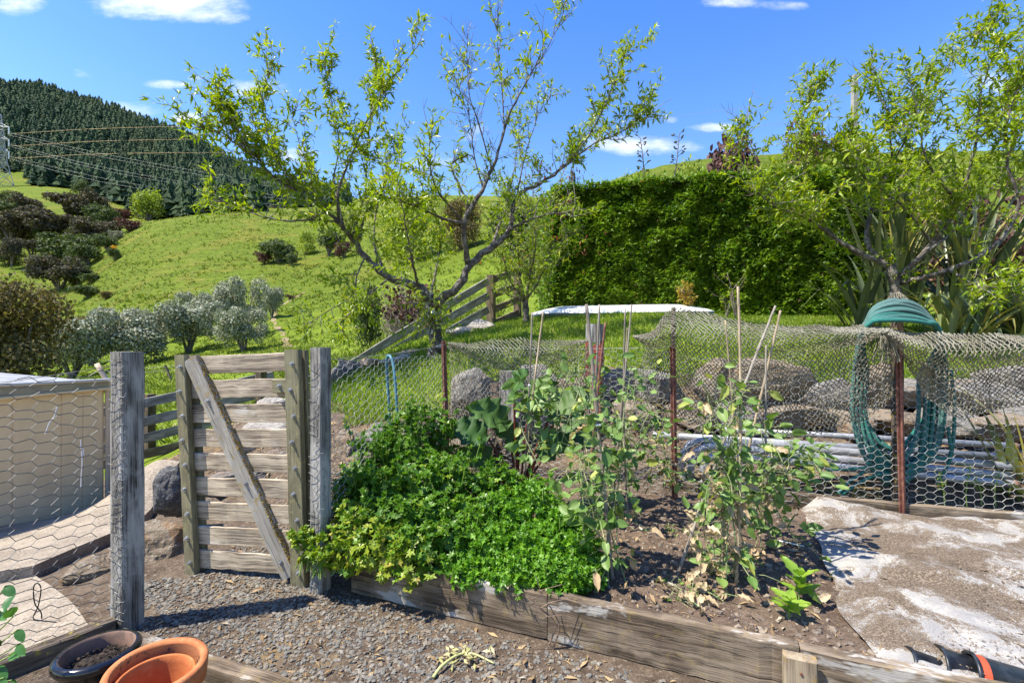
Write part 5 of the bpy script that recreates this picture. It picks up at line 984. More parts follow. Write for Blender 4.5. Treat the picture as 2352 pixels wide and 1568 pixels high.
# shed
shc, sh0 = at(238, 1168, 5.2), at(-240, 1310, 3.7); wd_ = unit((shc-sh0)*A(1, 1, 0)); wn = A(wd_[1], -wd_[0], 0); zt = at(238, 889, 5.2)[2]; zb = tz1(shc[0], shc[1])-.02
t = thing('garden_shed', 'low cream metal garden shed with ribbed walls', 'shed', shc*A(1, 1, 0)+A(0, 0, zb)); Ls = 2.3
s_ = np.arange(0, Ls, .01); ph = (s_ % .2)/.2; dp = np.where(ph < .03, -.014, 0)+np.where((ph > .46) & (ph < .49), -.004, 0)
V = np.stack([np.stack([shc[0]-wd_[0]*s_+wn[0]*dp, shc[1]-wd_[1]*s_+wn[1]*dp, zz+0*s_], -1) for zz in (zb, zb+.3, zb+.6, zb+.9, zt)]); mb = MB(); mb.grid(V)
bk = A(-wn[0], -wn[1], 0)*1.5; e = np.array([shc*A(1, 1, 0)+bk*q_ for q_ in (0, .5, 1)]); mb.grid(np.stack([e+A(0, 0, zb), e+A(0, 0, zt)])[::-1])
M['cream'] = plain('cream', (.8, .6, .36), .5, .0, (.72, .53, .31), 5, lo=.35, hi=.7); mb.build('wall', M['cream'], t)
rf0 = shc*A(1, 1, 0)+wd_*.03+wn*.02; mb = MB(); q4 = [rf0+A(0, 0, zt+.055), rf0-wd_*2.4+A(0, 0, zt+.115), rf0-wd_*2.4+bk*1.1+A(0, 0, zt+.2), rf0+bk*1.1+A(0, 0, zt+.14)]
mb.add(np.array(q4+[p_-A(0, 0, .03) for p_ in q4]), [[0, 1, 2], [0, 2, 3], [4, 6, 5], [4, 7, 6], [0, 4, 5], [0, 5, 1], [0, 3, 7], [0, 7, 4], [1, 5, 6], [1, 6, 2]]); mb.build('roof', plain('roof_grey', (.3, .3, .3), .5, .3, (.4, .4, .4), 6), t)
mb = MB(); mb.beam(rf0+A(0, 0, zt+.03)+wn*.01, rf0-wd_*2.4+A(0, 0, zt+.06)+wn*.01, .012, .1, (0, 0, 1), .002, 4, 0); mb.build('fascia', plain('fascia', (.34, .3, .23), .5, .2, (.28, .25, .2), 8), t)
mb = MB(); mb.tube([rf0+A(0, 0, zt-.015)+wn*.025, rf0-wd_*2.4+A(0, 0, zt-.03)+wn*.025], .014, 8); mb.build('top_rail', M['cream'], t)
mb = MB(); mb.tube([rf0+A(0, 0, zt+.08)+wn*.03, rf0-wd_*2.4+A(0, 0, zt+.135)+wn*.03], .018, 8); mb.build('gutter_edge', plain('gutter', (.55, .52, .48), .4, .2, (.5, .25, .1), 5, lo=.6, hi=.66), t)
mb = MB(); cpp = shc*A(1, 1, 0)+wd_*.035+wn*.01; mb.tube(smooth([cpp+A(0, 0, zb), cpp+A(0, 0, zt), cpp+A(0, 0, zt+.05), at(222, 835, 5.2)], 20), .024, 8); mb.build('corner_pipe', plain('pinkish', (.55, .42, .3), .5), t, True)
mb = MB(); mb.beam(shc*A(1, 1, 0)+wn*.006+A(0, 0, zb+.0), shc*A(1, 1, 0)-wd_*Ls+wn*.006+A(0, 0, zb+.0), .02, .05, (0, 0, 1), .002, 4, 0); mb.build('base_channel', M['sleeper_dark'], t)
# strings and cable tie on the wire
for lb, pts in (('white string hanging slanted on the chicken wire', [(131, 935), (125, 955), (114, 970), (108, 985), (104, 996)]), ('white knotted string hanging on the chicken wire lower down', [(185, 1010), (187, 1030), (192, 1032), (190, 1050), (187, 1035), (189, 1060), (187, 1090), (186, 1118)])):
    mb = MB(); mb.tube(smooth([at(x, y, 1.95+.0007*x) for x, y in pts], 30), .0022, 5); tag(mb.build('string', M['string']), lb, 'string', 'strings on the wire')
mb = MB(); mb.tube(smooth([at(x, y, 1.9) for x, y in ((130, 1428), (92, 1424), (76, 1418), (88, 1390), (94, 1350), (84, 1338), (77, 1350), (80, 1385), (94, 1405), (96, 1420))], 50), .0022, 6); tag(mb.build('cable_tie', M['black_tie']), 'black cable tie looped through the chicken wire low down', 'cable tie')

# pots
zp = -.05
def pot(name, label, c, prof, mt, group=None, par=None, axis=(0, 0, 1)):
    t = thing(name, label, 'pot', c, group); mb = MB(); mb.lathe(prof, c, 56, axis); mb.build('wall', M[mt], t, True); return t
c = at(225, 1490, 1.62); zr = c[2]; c[2] = zr-.3; R = .104
t = pot('black_pot', 'glossy black glazed pot filled with dark soil', c, [(0, 0), (.078, 0), (.088, .08), (.098, .2), (.099, .262), (.113, .266), (.121, .278), (.121, .292), (.113, .302), (.103, .302)], 'glazed', 'pots in the planter')
mb = MB(); mb.lathe([(.103, .302), (.097, .296), (.094, .24)], c, 48); mb.build('inner_wall', plain('pot_inner', (.2, .12, .085), .8, 0, (.12, .08, .06), 20), t, True)
g = [(r_, .255+.006*math.sin(r_*60)) for r_ in np.linspace(.095, .001, 12)]; mb = MB(); mb.lathe(g, c, 30); V = mb.v[0]; V[:, 2] += np.array([.012*fbm(*p_, 40, 3) for p_ in V]); mb.build('soil', M['potting'], t)
k = 260; aa, qq = rng.uniform(0, 6.28, k), np.sqrt(rng.random(k))*.088; o = stones(np.stack([c[0]+qq*np.cos(aa), c[1]+qq*np.sin(aa), c[2]+.262+0*aa], -1), .0015, .008, .5, 3).build('soil_chunks', M['potting'], t); o['kind'] = 'stuff'
c = at(355, 1520, 1.42); zr = c[2]; c = c-A(0, 0, .32); ax = unit(A(.05, -.04, 1))
t = pot('terracotta_pot', 'large worn terracotta pot with a second pot nested inside', c, [(0, 0), (.085, 0), (.105, .16), (.118, .258), (.128, .26), (.1315, .312), (.128, .32), (.112, .32), (.109, .312)], 'terracotta_worn', 'pots in the planter', axis=ax)
mb = MB(); mb.lathe([(.109, .312), (.106, .25), (.098, .16)], c, 56, ax); mb.build('inner_wall', M['terracotta_moss'], t, True)
c2 = c+ax*.035+A(.012, -.02, 0)
t = pot('terracotta_pot', 'clean orange terracotta pot sitting inside the larger worn pot', c2, [(0, .02), (.07, .02), (.088, .18), (.098, .245), (.1, .262), (.097, .266), (.0925, .262), (.09, .24), (.084, .2), (.083, .195), (.066, .04), (0, .04)], 'terracotta', 'pots in the planter', axis=ax)
# black round pots lying in the bed corner
for i, (x, y, Y, L, lb) in enumerate(((2082, 1533, 1.70, .4, 'black plastic pot lying nearest to the peg'), (2152, 1530, 1.68, .5, 'black plastic pot lying in the middle of three'), (2222, 1545, 1.64, .6, 'black plastic pot with an orange band lying outermost'))):
    d = unit(A(.86, -.36, -.12)); e0 = at(x, y, Y); t = thing('black_planter', lb, 'planter', e0-A(0, 0, .1), 'black pots lying in the bed'); R = .066
    mb = MB(); mb.lathe([(R*.93, .008), (R*1.1, .0), (R*1.12, .012), (R*1.02, .016), (R, L), (0, L)], e0, 40, d); mb.lathe([(R*.93, .01), (R*.9, L-.02), (0, L-.02)], e0, 40, d); mb.build('wall', M['black_plastic'], t, True)
    if i == 2: mb = MB(); mb.lathe([(R*1.03, .018), (R*1.035, .02), (R*1.03, .04)], e0, 40, d); mb.build('band', M['orange'], t, True)

# galvanised pipes behind the bed
def pipe(lb, pts, r, open_end=True):
    t = thing('steel_pipe', lb, 'pipe', pts[-1], 'galvanised pipes behind the bed'); P = smooth(pts, 40) if len(pts) > 2 else np.asarray(pts); mb = MB(); mb.tube(P, r, 14); mb.build('tube', M['galv'], t, True)
    d = unit(P[-1]-P[-2]); mb = MB(); mb.lathe([(r*1.02, -.03), (r*1.02, .004), (r*.8, .004), (r*.8, -.06)], P[-1], 14, d); mb.build('rusty_end', M['rust_end'], t, True); return t
pipe('straight galvanised pipe lying uppermost with a rusty open end', [at(1648, 985, 4.05), at(2335, 1024, 3.62)], .024)
pipe('straight galvanised pipe lying second from the top', [at(1500, 998, 4.0), at(2310, 1050, 3.56)], .03)
pipe('bent galvanised pipe with the outermost bend', [at(1567, 1112, 3.74), at(1566, 1070, 3.74), at(1574, 1034, 3.74), at(1600, 1014, 3.73), at(1680, 1013, 3.7), at(2000, 1042, 3.55), at(2330, 1072, 3.42)], .029)
pipe('bent galvanised pipe with the middle bend', [at(1586, 1126, 3.68), at(1586, 1080, 3.68), at(1594, 1046, 3.68), at(1620, 1027, 3.67), at(1690, 1028, 3.64), at(2000, 1062, 3.5), at(2335, 1094, 3.36)], .029)
pipe('bent galvanised pipe with the innermost bend', [at(1613, 1126, 3.62), at(1613, 1090, 3.62), at(1620, 1062, 3.62), at(1640, 1046, 3.61), at(1700, 1048, 3.58), at(2000, 1080, 3.44), at(2335, 1112, 3.3)], .028)

# weed cloth over the right of the bed
le = smooth([A(1.985, 3.24, 0), A(1.78, 2.75, 0), A(1.6, 2.37, 0), A(1.4, 1.98, 0), A(1.3, 1.60, 0)], 90); re_ = resample([A(3.9, 2.66, 0), A(3.9, .62, 0)], 90)
s, tq = np.meshgrid(np.linspace(0, 1, 110), np.linspace(0, 1, 90), indexing='ij'); V = (1-s)[..., None]*le[None]+s[..., None]*re_[None]; X, Y = V[..., 0]+.012*np.sin(tq*23), V[..., 1]
h = np.array([.185+.035*fbm(a_, b_, 0, 2.2, 3)+.014*abs(fbm(a_+.3*b_, b_, 5, 4.5, 3)) for a_, b_ in zip(X.ravel(), Y.ravel())]).reshape(X.shape)+.05*np.exp(-(tq/.05)**2)*(.5+.5*np.sin(s*9+1))+.045*np.exp(-((Y-(2.35-.42*(X-1.6)))/.03)**2)*(1-sstep(X, 2.0, 2.9))
edge = np.minimum(1, np.minimum(s*18, (1-tq)*14)); h = .158+(h-.158)*edge; mb = MB(); mb.grid(np.stack([X, Y, h], -1)[:, ::-1])
m, n, b = newmat('weed_cloth'); p = nd(n, 'ShaderNodeNewGeometry').outputs['Position']; a1 = nz(n, p, 2.6, 7, .68, .6); a2 = nz(n, p, 110, 3, .8); a3 = nz(n, p, 9, 6, .7)
c = mixc(n, ramp(n, a3, .4, .66), (.3, .29, .28), (.45, .43, .39)); dirt = mixc(n, ramp(n, a2, .4, .65), (.09, .068, .05), (.25, .2, .15))
c = mixc(n, ramp(n, mth(n, 'ADD', mth(n, 'ADD', mth(n, 'MULTIPLY', a1, 1.15), mth(n, 'MULTIPLY', a2, .6)), mth(n, 'MULTIPLY', a3, .42)), 1.05, 1.09), c, dirt)
n.links.new(c, b.inputs['Base Color']); b.inputs['Roughness'].default_value = .97; b.inputs['Specular IOR Level'].default_value = .1; bump(n, b, mth(n, 'ADD', a2, nz(n, p, 240, 3, .7)), .8, .006)
tag(mb.build('weed_cloth', m, None, True), 'dirty white weed cloth covering the end of the bed', 'cloth')
def cloth_h(x, y): return .185+.035*fbm(x, y, 0, 2.2, 3)+.014*abs(fbm(x+.3*y, y, 5, 4.5, 3))
k = 7000; X = rng.uniform(1.5, 3.4, k); Y = front_y(X)+.1+rng.random(k)*1.15; ok = (X > 1.45+.5*(Y-1.7)) & (Y < back_y(X)-.1) & (np.array([fbm(a_, b_, 0, 2.2, 3) for a_, b_ in zip(X, Y)]) < .12); X, Y = X[ok], Y[ok]; k = len(X)
P = np.array([[a_, b_, cloth_h(a_, b_)+.004] for a_, b_ in zip(X, Y)]); th = rng.uniform(0, 6.28, k); mb = MB(); mb.leaves(lt, ltt, P, np.stack([np.cos(th), np.sin(th), rng.normal(size=k)*.15], -1), np.stack([rng.normal(size=k)*.3, rng.normal(size=k)*.3, np.ones(k)], -1), np.where(rng.random(k) < .93, rng.uniform(.005, .018, k), rng.uniform(.02, .05, k)), rng.random(k), .8)
o = mb.build('cloth_debris', leafmat('bark_debris', (.06, .04, .028), (.2, .14, .09), (.42, .36, .28), .05, .9), kind='stuff'); o['label'] = 'bark crumbs and dry bits lying on the weed cloth'; o['category'] = 'debris'
# ---------------------------------------------------------------- fishing nets, rope, canes
r6 = np.random.default_rng(66)
def fy(x): return 3.945/(1+.32*(x-CX)/F)
def netpatch(rows, nu, nv, r, par, mt, name, fold=.02, fs=9., seed=0., jit=.0018):
    nu, nv = int(nu*.98), int(nv*.92)//2*2
    """diamond mesh over a surface given by rows of (x, y, dY): photo pixels and depth offset from the fence line"""
    R = []
    for row in rows:
        P = np.array([at(x, y, fy(x)+d) for x, y, d in row]); R.append(smooth(P, 90))
    R = np.array(R); nr = len(R); vv = np.linspace(0, nr-1, 60); S = np.empty((60, 90, 3))
    for k in range(90):
        c_ = smooth(R[:, k], 60) if nr > 2 else resample(R[:, k], 60); S[:, k] = c_
    i, j = np.meshgrid(np.arange(nu+1), np.arange(nv+1), indexing='ij'); u = np.clip((i+.5*(j % 2))/nu, 0, 1); v = j/nv
    u = np.clip(u+r6.normal(size=u.shape)*.1/nu, 0, 1); v = np.clip(v+r6.normal(size=v.shape)*.1/nv, 0, 1)
    a, b_ = v*59, u*89; a0, b0 = np.minimum(a.astype(int), 58), np.minimum(b_.astype(int), 88); fa, fb = (a-a0)[..., None], (b_-b0)[..., None]
    P = (S[a0, b0]*(1-fb)+S[a0, b0+1]*fb)*(1-fa)+(S[a0+1, b0]*(1-fb)+S[a0+1, b0+1]*fb)*fa
    w = np.array([noise.noise(Vector((p_[0]*fs+seed, p_[2]*fs*.45, seed))) for p_ in P.reshape(-1, 3)]).reshape(u.shape)
    P[..., 1] -= fold*w; P[..., 2] += .4*fold*w; P += r6.normal(size=P.shape)*jit
    e0, e1 = [], []
    for jj in range(nv):
        A0, B0 = P[:, jj], P[:, jj+1]; e0.append(A0); e1.append(B0)
        if jj % 2: e0.append(A0[:-1]); e1.append(B0[1:])
        else: e0.append(A0[1:]); e1.append(B0[:-1])
    r = r*1.38; e0, e1 = np.concatenate(e0), np.concatenate(e1); ok = np.linalg.norm(e1-e0, axis=1) < .11; e0, e1 = e0[ok], e1[ok]
    mid = (e0+e1)/2-A(0, 0, .0025); mb = MB(); va = r6.random(len(e0)); mb.edges(e0, mid, r, va); mb.edges(mid, e1, r, va)
    mb.leaves(ico, icf, P.reshape(-1, 3), np.tile(A(1, 0, 0), (P.size//3, 1)), np.tile(A(0, 0, 1), (P.size//3, 1)), r*1.9, r6.random(P.size//3)); return mb.build(name, M[mt], par)
def bulge(top, bot, b0, b1): 
    t_, q_ = resample(np.array(top, float), 14), resample(np.array(bot, float), 14)
    return [[(x, y, b0) for x, y in t_], [(*(t_[k]*.55+q_[k]*.45), b0-b1) for k in range(14)], [(x, y, b0-b1*.5) for x, y in q_]]
ln = thing('fishing_net', 'khaki fishing net hung over the fence beside the first rusty post', 'net', at(1120, 1090, 4.05), 'fishing nets on the fence')
top = [(1030, 786), (1072, 789), (1114, 782), (1156, 778), (1192, 776), (1220, 780), (1268, 782), (1310, 782), (1350, 779)]; bot = [(1030, 790), (1058, 807), (1100, 832), (1145, 845), (1189, 845), (1226, 838), (1268, 829), (1310, 807), (1350, 783)]
netpatch(bulge(top, bot, -.02, .12), 40, 14, .0021, ln, 'net', 'top_fold', .03, 7, 1.)
netpatch([[(1032, 795, -.03), (1075, 820, -.06), (1120, 838, -.06), (1162, 846, -.04)], [(1034, 880, -.03), (1080, 880, -.07), (1120, 885, -.05), (1162, 890, -.03)], [(1035, 960, -.03), (1080, 965, -.08), (1120, 965, -.06), (1160, 960, -.03)], [(1043, 1030, -.05), (1075, 1035, -.1), (1105, 1035, -.08), (1135, 1030, -.05)], [(1066, 1088, -.08), (1082, 1096, -.11), (1100, 1100, -.1), (1117, 1102, -.08)]], 16, 40, .0019, ln, 'net_mid', 'curtain', .03, 9, 3.)
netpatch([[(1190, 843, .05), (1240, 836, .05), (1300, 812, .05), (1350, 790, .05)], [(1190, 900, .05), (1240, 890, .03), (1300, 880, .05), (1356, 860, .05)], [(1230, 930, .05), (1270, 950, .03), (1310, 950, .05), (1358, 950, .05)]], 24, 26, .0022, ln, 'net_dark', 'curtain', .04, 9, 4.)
rn = thing('fishing_net', 'large khaki fishing net draped over the fence between the second and third rusty posts', 'net', at(1760, 1010, 3.3), 'fishing nets on the fence')
top = [(1455, 773), (1480, 768), (1508, 755), (1525, 725), (1543, 698), (1580, 712), (1640, 722), (1700, 737), (1780, 746), (1860, 750), (1930, 750), (1990, 746), (2036, 760)]; bot = [(1457, 776), (1480, 792), (1510, 808), (1530, 802), (1548, 797), (1598, 826), (1654, 837), (1728, 840), (1784, 829), (1859, 814), (1933, 800), (1989, 788), (2034, 764)]
netpatch(bulge(top, bot, -.03, .16), 58, 24, .0022, rn, 'net', 'top_fold', .045, 6, 5.)
netpatch([[(1552, 806, -.02), (1600, 828, -.04), (1654, 838, -.04), (1728, 840, -.03), (1784, 830, -.04), (1859, 815, -.03), (1933, 802, -.02), (1989, 790, -.02), (2034, 768, 0)], [(1550, 880, .03), (1600, 895, .04), (1654, 900, .02), (1728, 905, .03), (1784, 905, .02), (1859, 905, .04), (1933, 890, .02), (1989, 880, .03), (2046, 850, .03)], [(1545, 956, .03), (1617, 978, .04), (1691, 975, .03), (1766, 988, .03), (1840, 1000, .04), (1896, 993, .03), (1944, 972, .03), (1989, 963, .03), (2050, 912, .03)]], 52, 32, .0024, rn, 'net_mid', 'curtain', .05, 8, 7.)
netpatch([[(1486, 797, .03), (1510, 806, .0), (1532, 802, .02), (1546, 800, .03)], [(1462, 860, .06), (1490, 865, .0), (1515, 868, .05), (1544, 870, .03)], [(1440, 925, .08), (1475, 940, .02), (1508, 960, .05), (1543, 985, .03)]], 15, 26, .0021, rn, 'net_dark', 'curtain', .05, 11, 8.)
on = thing('fishing_net', 'khaki fishing net draped over the fence right of the rope coil', 'net', at(2220, 960, 3.0), 'fishing nets on the fence')
top = [(2034, 752), (2080, 762), (2140, 764), (2200, 766), (2280, 768), (2352, 770), (2470, 772)]; bot = [(2032, 770), (2056, 806), (2100, 828), (2138, 844), (2193, 854), (2249, 855), (2305, 846), (2352, 835), (2470, 812)]
netpatch(bulge(top, bot, -.03, .16), 42, 20, .0024, on, 'net', 'top_fold', .03, 6, 11.)
netpatch([[(2066, 812, .02), (2100, 830, .0), (2138, 846, .0), (2193, 856, .02), (2249, 857, .0), (2305, 848, .02), (2352, 837, 0), (2470, 815, 0)], [(2090, 860, .04), (2125, 885, .03), (2160, 900, .03), (2200, 910, .03), (2250, 905, .03), (2305, 895, .03), (2352, 885, .03), (2470, 870, .03)], [(2114, 900, .04), (2135, 920, .03), (2160, 935, .03), (2205, 963, .03), (2249, 952, .03), (2305, 937, .03), (2352, 930, .03), (2470, 920, .03)]], 34, 20, .0024, on, 'net_mid', 'curtain', .04, 8, 13.)
# net bunched at the pole and the cap over its top
for q_ in range(26):
    a = r6.uniform(-1, 1)
mb = MB(); P0, P1 = [], []
for q_ in range(70):
    s0 = at(2036+r6.normal()*7, 752+r6.random()*12, 3.02+r6.normal()*.02); s1 = s0+A(r6.normal()*.035+.03, r6.normal()*.02, -.12-.1*r6.random()); m_ = (s0+s1)/2+r6.normal(size=3)*.015; P0 += [s0, m_]; P1 += [m_, s1]
mb.edges(np.array(P0), np.array(P1), .0026, .5); mb.build('gathered_knot', M['net'], on)['kind'] = 'stuff'
mb = MB(); P0, P1 = [], []; apex = at(2060, 671, 3.28); rows_ = []
for k in range(7): rows_.append([apex+A((.012+.105*(k/6)**.8)*math.cos(a_), (.012+.09*(k/6)**.8)*math.sin(a_), -.022*k) for a_ in (np.arange(18)+.5*(k % 2))*2*math.pi/18])
for k in range(6):
    for j in range(18): P0 += [rows_[k][j], rows_[k][j]]; P1 += [rows_[k+1][j], rows_[k+1][(j+(1 if k % 2 else -1)) % 18]]
mb.edges(np.array(P0), np.array(P1), .0028, .5); mb.build('cap', M['net'], on)['kind'] = 'stuff'
# rope coil
rc = thing('rope_coil', 'coiled teal green rope hanging over the net pole', 'rope', at(2065, 1120, 3.2))
for k in range(17):
    f = (k % 9)/8; xl = 1948+42*r6.random(); xr = 2112+68*r6.random(); ya = 690+46*f+r6.normal()*2; yb = (1118-20*r6.random()) if k % 3 == 0 else r6.uniform(1030, 1115); xm = 2062+r6.normal()*8; tl = 1974+10*f; trr = 2164-6*(1-f); yr = 757-6*r6.random()
    Yt = 3.17-.11*f+(.05 if k > 8 else 0); Yh = 3.36+r6.random()*.07; lw = 72+r6.random()*36
    pts = [at(xl+8, 850, Yh), at(tl, 770, Yt+.1), at(tl+16, 742-4*(1-f), Yt), at(tl+30, 738-(738-ya)*.55, Yt-.01), at((tl+xm)/2+8, 738-(738-ya)*.84, Yt-.02), at(xm, ya, Yt-.03), at((trr+xm)/2-8, yr-(yr-ya)*.84, Yt-.02), at(trr-30, yr-(yr-ya)*.52, Yt-.01), at(trr-14, yr-8, Yt), at(trr, 785, Yt+.1), at(xr, 860, Yh), at(xr-4, 950, Yh), at(xr-16, yb-78, Yh-.01), at(xr-58, yb-22, Yh-.02), at(2066+r6.normal()*10, yb, Yh-.03), at(xl+62, yb-20, Yh-.02), at(xl+24, yb-72, Yh-.01), at(xl+4, 950, Yh), at(xl+8, 850, Yh)]
    mb = MB(); mb.tube(smooth(pts, 90), .0135 if k % 5 else .0115, 8, a=(1. if f < .15 else r6.random()**1.6), caps=False); mb.build('loop', M['rope'], rc, True)
for pts in ([(1900, 1079), (1960, 1076), (2020, 1071), (2090, 1066), (2140, 1030)], [(1925, 1133), (1950, 1105), (1985, 1080), (2010, 1020)], [(1932, 1136), (1970, 1110), (2010, 1092), (2060, 1085)], [(2184, 850), (2192, 930), (2190, 1000), (2180, 1060), (2150, 1112)], [(2120, 1040), (2180, 1050), (2178, 980)]):
    mb = MB(); mb.tube(smooth([at(x, y, 3.33) for x, y in pts], 30), .011, 8, a=.2); mb.build('tail', M['rope'], rc, True)
# canes
for (x0, y0, Ya, x1, y1, Yb, w, mt, lb) in [(1205, 1090, 3.0, 1222, 717, 3.0, .0075, 'bamboo_grey', 'thin grey cane standing in front of the hanging net, the upright one of the pair'), (1208, 1060, 3.02, 1248, 716, 3.05, .0085, 'bamboo', 'brown cane leaning out of the pair in front of the hanging net'),
        (1407, 1335, 2.3, 1347, 699, 2.42, .012, 'bamboo_grey', 'thick grey cane leaning back through the front pea plant'), (1362, 1080, 2.9, 1377, 699, 2.85, .009, 'bamboo_grey', 'straight grey cane just left of the rusty-tipped cane'), (1358, 1060, 2.8, 1391, 740, 2.75, .009, 'rust', 'short reddish cane with a broken tip in front of the stub post'),
        (1442, 1196, 3.05, 1436, 708, 3.05, .008, 'bamboo_grey', 'upright cane left of the net peak with peas climbing it'), (1415, 1060, 3.0, 1451, 699, 3.0, .007, 'bamboo_grey', 'thin cane leaning across the upright one left of the net peak'), (1425, 1000, 3.1, 1441, 752, 3.1, .006, 'bamboo', 'short brown cane between the two left of the net peak'),
        (1691, 1342, 2.25, 1695, 658, 2.32, .0085, 'bamboo', 'tallest upright cane in the middle pea tripod'), (1703, 1190, 2.5, 1666, 736, 2.5, .006, 'bamboo', 'thin dark cane left of the tallest cane in the pea tripod'), (1556, 1322, 2.32, 1781, 703, 2.75, .0095, 'bamboo_grey', 'long cane crossing the pea tripod with its foot in the open soil'),
        (1715, 1050, 2.75, 1793, 713, 2.7, .009, 'bamboo', 'pale cane leaning right at the top of the pea tripod'), (1767, 1256, 2.66, 1760, 792, 2.66, .0075, 'bamboo_grey', 'grey cane on the outer side of the pea tripod'), (1663, 1300, 2.32, 1650, 1115, 2.32, .0075, 'bamboo', 'short cut yellow bamboo stub low in the pea tripod')]:
    w *= .82; a, b_ = at(x0, y0, Ya), at(x1, y1, Yb); t = thing('garden_cane', lb, 'cane', a, 'canes in the bed'); n_ = 30; P = resample([a, b_], n_)+r6.normal(size=(n_, 3))*.0006; P += np.sin(np.linspace(0, math.pi, n_))[:, None]*A(r6.normal()*.008, 0, 0)
    rad = np.full(n_, w); rad[::6] *= 1.22; mb = MB(); mb.tube(P, rad*np.linspace(1.05, .85, n_), 8); mb.build('stem', M[mt], t, True)
    if x1 in (1695, 1347, 1760, 1222): mb = MB(); q_ = P[16]; mb.lathe([(w*1.3, -.006), (w*1.6, 0), (w*1.3, .006)], q_, 10, b_-a); mb.build('tie', M['string'], t)

# ---------------------------------------------------------------- plants in the bed
PAR = np.array([[0,0,0],[.42,.5,.1],[.5,.17,.0],[1,0,.06],[.5,-.17,0],[.42,-.5,.1]]); PARt = np.array([[0,2,1],[0,4,2],[2,4,3],[0,5,4]])
M['parsley'] = leafmat('parsley', (.06, .16, .012), (.14, .27, .02), (.27, .35, .03), .38, .38)
M['parsley_curly'] = leafmat('parsley_curly', (.07, .19, .012), (.16, .33, .022), None, .35, .4)
M['parsley_yellow'] = leafmat('parsley_yellow', (.11, .23, .016), (.28, .34, .03), (.42, .36, .08), .35, .4)
M['stem'] = plain('stem', (.13, .22, .04), .5, 0, (.2, .28, .07), 12)
def parsley(label, domes, mt, nper, size, curly=False):
    b0 = np.array([at(x, yt, Y) for x, yt, Y, rr in domes]).mean(0); b0[2] = .15; t = thing('parsley_plant', label, 'parsley', b0, 'parsley in the bed'); mb, ms = MB(), MB()
    for (x, yt, Y, rr) in domes:
        c = at(x, yt, Y); hz = c[2]-.15; k = nper; d = unit(r6.normal(size=(k, 3))+A(0, -.15, .55)); sh = 1-.55*r6.random(k)**1.6
        P = A(c[0], Y, .15+hz*.42)+d*A(rr, rr, hz*.6)*sh[:, None]*(1+.1*r6.normal(size=(k, 1))); ok = P[:, 2] > (.10 if Y > 2.36 else .05); P, d = P[ok], d[ok]; k = len(P)
        nr = unit(d*.6+A(-.1, -.1, .6)+r6.normal(size=(k, 3))*(.7 if curly else .4)); x_ = unit(np.cross(nr, r6.normal(size=(k, 3)))); y_ = np.cross(nr, x_)
        vr = r6.random(k)
        for a_ in ((-1.5, -.75, 0, .75, 1.5) if not curly else (-1.3, 0, 1.3, 2.9)):
            jj = a_+r6.normal(size=k)*.2; dv = np.cos(jj)[:, None]*x_+np.sin(jj)[:, None]*y_+(r6.normal(size=(k, 3))*.5 if curly else .12*r6.normal(size=(k, 3))); mb.leaves(PAR, PARt, P, dv, nr+(r6.normal(size=(k, 3))*.5 if curly else 0), size*r6.uniform(.7, 1.2, k), np.clip(vr+.1*r6.normal(size=k), 0, .97))
        for q_ in range(11):                                     # taller sprigs standing out of the mound
            a_ = r6.uniform(0, 6.28); b2 = A(c[0]+rr*.6*math.cos(a_), Y+rr*.6*math.sin(a_), .15+hz*.55); e = b2+A(r6.normal()*.03, r6.normal()*.03-.02, hz*r6.uniform(.3, .62)); ms.tube(smooth([b2, (b2+e)/2+r6.normal(size=3)*.01, e], 6), .0028, 4, caps=False)
            for u_ in range(5):
                f_ = e+(b2-e)*.1*u_+r6.normal(size=3)*.012; dd = unit(r6.normal(size=(6, 3))+A(0, 0, .5)); mb.leaves(PAR, PARt, np.tile(f_, (6, 1)), dd, r6.normal(size=(6, 3))*.5+A(0, -.2, 1), size*r6.uniform(.7, 1.15, 6), r6.random(6)*.9)
        for q_ in range(16):
            e = P[r6.integers(k)]; ms.tube(smooth([A(c[0]+r6.normal()*.04, Y+r6.normal()*.04, .14), (A(c[0], Y, .15)+e)/2+A(0, 0, .05), e], 7), np.linspace(.0035, .0018, 7), 4, caps=False)
    ms.build('stems', M['stem'], t)['kind'] = 'stuff'; mb.build('foliage', M[mt], t)['kind'] = 'stuff'
parsley('tall dark parsley going to seed in front of the first rusty post', [(905, 958, 3.1, .19), (965, 936, 3.2, .17), (1012, 950, 3.25, .14), (935, 1010, 2.95, .2)], 'parsley', 330, .034)
parsley('parsley mound against the second gate post above the rocks', [(852, 1010, 2.95, .17), (805, 1090, 2.72, .13), (865, 1080, 2.75, .19)], 'parsley', 330, .034)
parsley('broad parsley plant in the middle of the patch', [(960, 1065, 2.75, .22), (1030, 1045, 2.85, .2), (990, 1140, 2.58, .2)], 'parsley', 420, .033)
parsley('parsley plant beside the rhubarb', [(1098, 1085, 2.8, .17), (1160, 1080, 2.8, .16), (1090, 1150, 2.6, .18)], 'parsley', 380, .032)
parsley('yellowing parsley spilling over the front timber by the gate post', [(822, 1165, 2.5, .15), (880, 1195, 2.42, .18), (950, 1230, 2.36, .17), (800, 1235, 2.42, .1)], 'parsley_yellow', 260, .032)
parsley('green parsley leaning over the front timber in the middle', [(900, 1130, 2.55, .2), (975, 1200, 2.42, .2), (1050, 1190, 2.45, .18)], 'parsley', 420, .031)
parsley('bright curly parsley at the back of the patch near the pea canes', [(1228, 1115, 2.65, .19), (1290, 1172, 2.5, .15), (1160, 1140, 2.58, .16)], 'parsley_curly', 620, .026, True)
parsley('bright curly parsley at the front timber end of the patch', [(1240, 1205, 2.4, .2), (1325, 1225, 2.34, .13), (1335, 1290, 2.24, .11), (1270, 1275, 2.22, .16)], 'parsley_curly', 700, .025, True)
